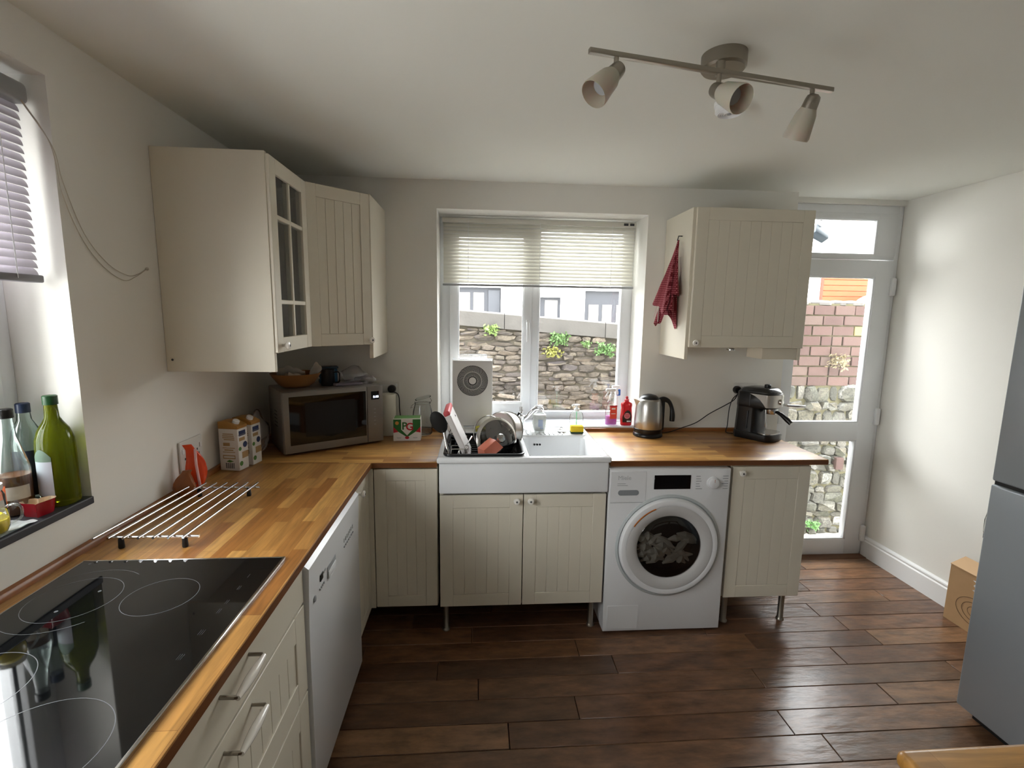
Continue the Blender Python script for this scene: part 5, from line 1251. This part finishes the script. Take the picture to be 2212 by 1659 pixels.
lp('label_arch', curved_label(.0444, math.radians(-128), math.radians(-66), .130, .142, top_r=.022), mat('label_sage', '#5f7060', .5), ol)
b3 = thing('glass_bottle', 'clear bottle with navy cap and navy label behind the olive oil', 'bottle', (-.118, -1.405, LS))
m_cg = thin_glass('pale_bottle_glass', (.84, .92, .90), 0, .08, .06, (.7, .78, .76))
lp('bottle', MB().lathe([(.001, 0), (.033, .001), (.035, .005), (.035, .175), (.030, .205), (.016, .235), (.0135, .262)], n=36), m_cg, b3)
lp('cap', MB().lathe([(.0155, .256), (.0155, .280), (.013, .282), (.001, .282)], n=26), mat('navy_cap', '#1c2a44', .35), b3)
lp('label', curved_label(.0357, math.radians(-110), math.radians(10), .03, .155), mat('navy_label', '#141c34', .5), b3)
b4 = thing('liqueur_bottle', 'clear bottle half full of amber liquid with orange label and black cap', 'bottle', (-.098, -1.478, LS))
lp('bottle', MB().lathe([(.001, 0), (.034, .001), (.036, .006), (.036, .12), (.030, .15), (.017, .20), (.0135, .24), (.0135, .262)], n=36), m_cg, b4)
lp('liquid', MB().lathe([(.001, .003), (.034, .004), (.035, .008), (.035, .105), (.001, .105)], n=32), mat('amber_liquid', '#8a4a14', .15, trans=.4), b4)
lp('cap', MB().lathe([(.016, .256), (.016, .278), (.013, .280), (.001, .280)], n=26), m_black, b4)
lp('orange_label', curved_label(.0368, math.radians(-150), math.radians(-75), .022, .085), mat('orange_label', '#d4683a', .5), b4)
lp('white_label', curved_label(.0372, math.radians(-75), math.radians(0), .045, .080), mat('cream_label', '#ccc2b4', .5), b4)
rm = thing('heart_dish', 'red heart shaped dish with cream inside on the left sill', 'dish', (-.034, -1.492, LS), .6)
def heart(s_, z):
    P = []
    for k in range(40):
        t_ = 2*PI*k/40; x_ = 16*math.sin(t_)**3; y_ = 13*math.cos(t_)-5*math.cos(2*t_)-2*math.cos(3*t_)-math.cos(4*t_); P.append((x_*s_, y_*s_*1.02, z))
    return P
lp('dish_outside', MB().ring([heart(.00175, 0), heart(.00185, .003), heart(.00215, .036), heart(.00222, .038), heart(.0021, .038)], True, False), m_red, rm)
lp('dish_inside', MB().ring([heart(.00222, .0382), heart(.0020, .0375), heart(.0017, .006), heart(.0012, .005)], False, True), m_cream, rm)
jl = thing('small_glass_jar', 'small clear jar with white lid at the left edge of the sill', 'jar', (-.088, -1.560, LS))
lp('jar_body', MB().lathe([(.001, .001), (.028, .002), (.030, .01), (.030, .075), (.024, .09)], n=30), m_jar, jl)
lp('jar_lid', MB().lathe([(.026, .088), (.028, .092), (.028, .104), (.001, .106)], n=28), mat('lid_pale', '#c8c4c0', .4), jl)
lp('jar_label', curved_label(.0305, math.radians(-120), math.radians(10), .015, .065), mat('label_grey_white', '#b8b8b4', .5), jl)
gb = thing('yellow_glass_pot', 'small glass pot of yellow contents with looped handle, front of the left sill', 'pot', (-.030, -1.620, LS+.006))
lp('pot', MB().lathe([(.001, .001), (.026, .002), (.032, .016), (.032, .050), (.030, .054)], n=30, caps=(True, False)), m_jar, gb)
lp('contents', MB().lathe([(.001, .003), (.025, .004), (.030, .016), (.030, .034), (.020, .046), (.001, .050)], n=26), mat('bright_yellow', '#d8c010', .4), gb)
lp('handle', MB().tube(spl([(.0, .030, .050), (.0, .055, .052), (.002, .075, .036), (.004, .070, .012), (.004, .045, .008)], 6), .003, 8), m_jar, gb)
tp_ = single('white_tray_liner', MB().grid(lambda u, v: (-.075+u*.078, -.13+v*.21, .003+.003*math.sin(u*11+v*5)*u+.0015*math.sin(v*31)), 14, 26).grid(lambda u, v: (-.075+u*.074, -.128+v*.205, .0006), 2, 2), mat('tray_film', '#dfe6e6', .3), 'crinkled white plastic sheet under the yellow pot on the left sill', 'plastic sheet', (-.004, -1.615, LS))

# ================================================================== floor right: cardboard box, wall item
cbx = thing('cardboard_box', 'flat brown cardboard box standing against the right wall by the fridge', 'box', (3.655, -.80, 0))
m_card = mat('cardboard', '#b08d66', .85, var=.08, vs=20)
lp('carton', MB().ring([[(x_, y_, z_) for x_, z_ in ((-.038, 0), (.040, 0), (.040, .335), (-.036, .300))] for y_ in (-.26, .238)]), m_card, cbx, False)
lp('top_flap', MB().ring([[(x_, y_, z_) for x_, z_ in ((-.0385, .301), (.041, .336), (.041, .339), (-.0385, .304))] for y_ in (-.262, .240)]), mat('cardboard_light', '#c4a27c', .85), cbx, False)
q = MB()
for a_, b_r in ((.045, .030), (.075, .050), (.105, .072)):
    n = 40; cyp, czp = -.02+0.12, .115
    pts = [(cyp-.02+a_*math.cos(2*PI*k/n), czp+b_r*math.sin(2*PI*k/n)) for k in range(n)]; pi_ = [(cyp-.02+(a_-.003)*math.cos(2*PI*k/n), czp+(b_r-.003)*math.sin(2*PI*k/n)) for k in range(n)]
    q.add([(-.0386, y_, z_) for y_, z_ in pts]+[(-.0386, y_, z_) for y_, z_ in pi_], [(k, (k+1) % n, n+(k+1) % n, n+k) for k in range(n)])
o = lp('oval_print', q, mat('print_brown', '#5e4630', .8), cbx, False); o['kind'] = 'stuff'
lp('torn_paper', MB().grid(lambda u, v: (-.040-.006*math.sin(u*8+v*5)**2, .10-u*.09+.012*math.sin(v*14), .22+v*.06), 6, 8), mat('torn_white_paper', '#d8d6d4', .7), cbx)
wc = thing('wall_cup', 'clear plastic cup with dark foot fixed to the right wall beside the fridge', 'cup', (3.69, -.66, .48))
lp('cup', MB().lathe([(.020, .03), (.024, .035), (.026, .10), (.018, .15)], n=24, caps=(True, False)), m_jar, wc)
lp('foot', MB().lathe([(.012, 0), (.022, .006), (.022, .030)], n=24), m_dgrey, wc)
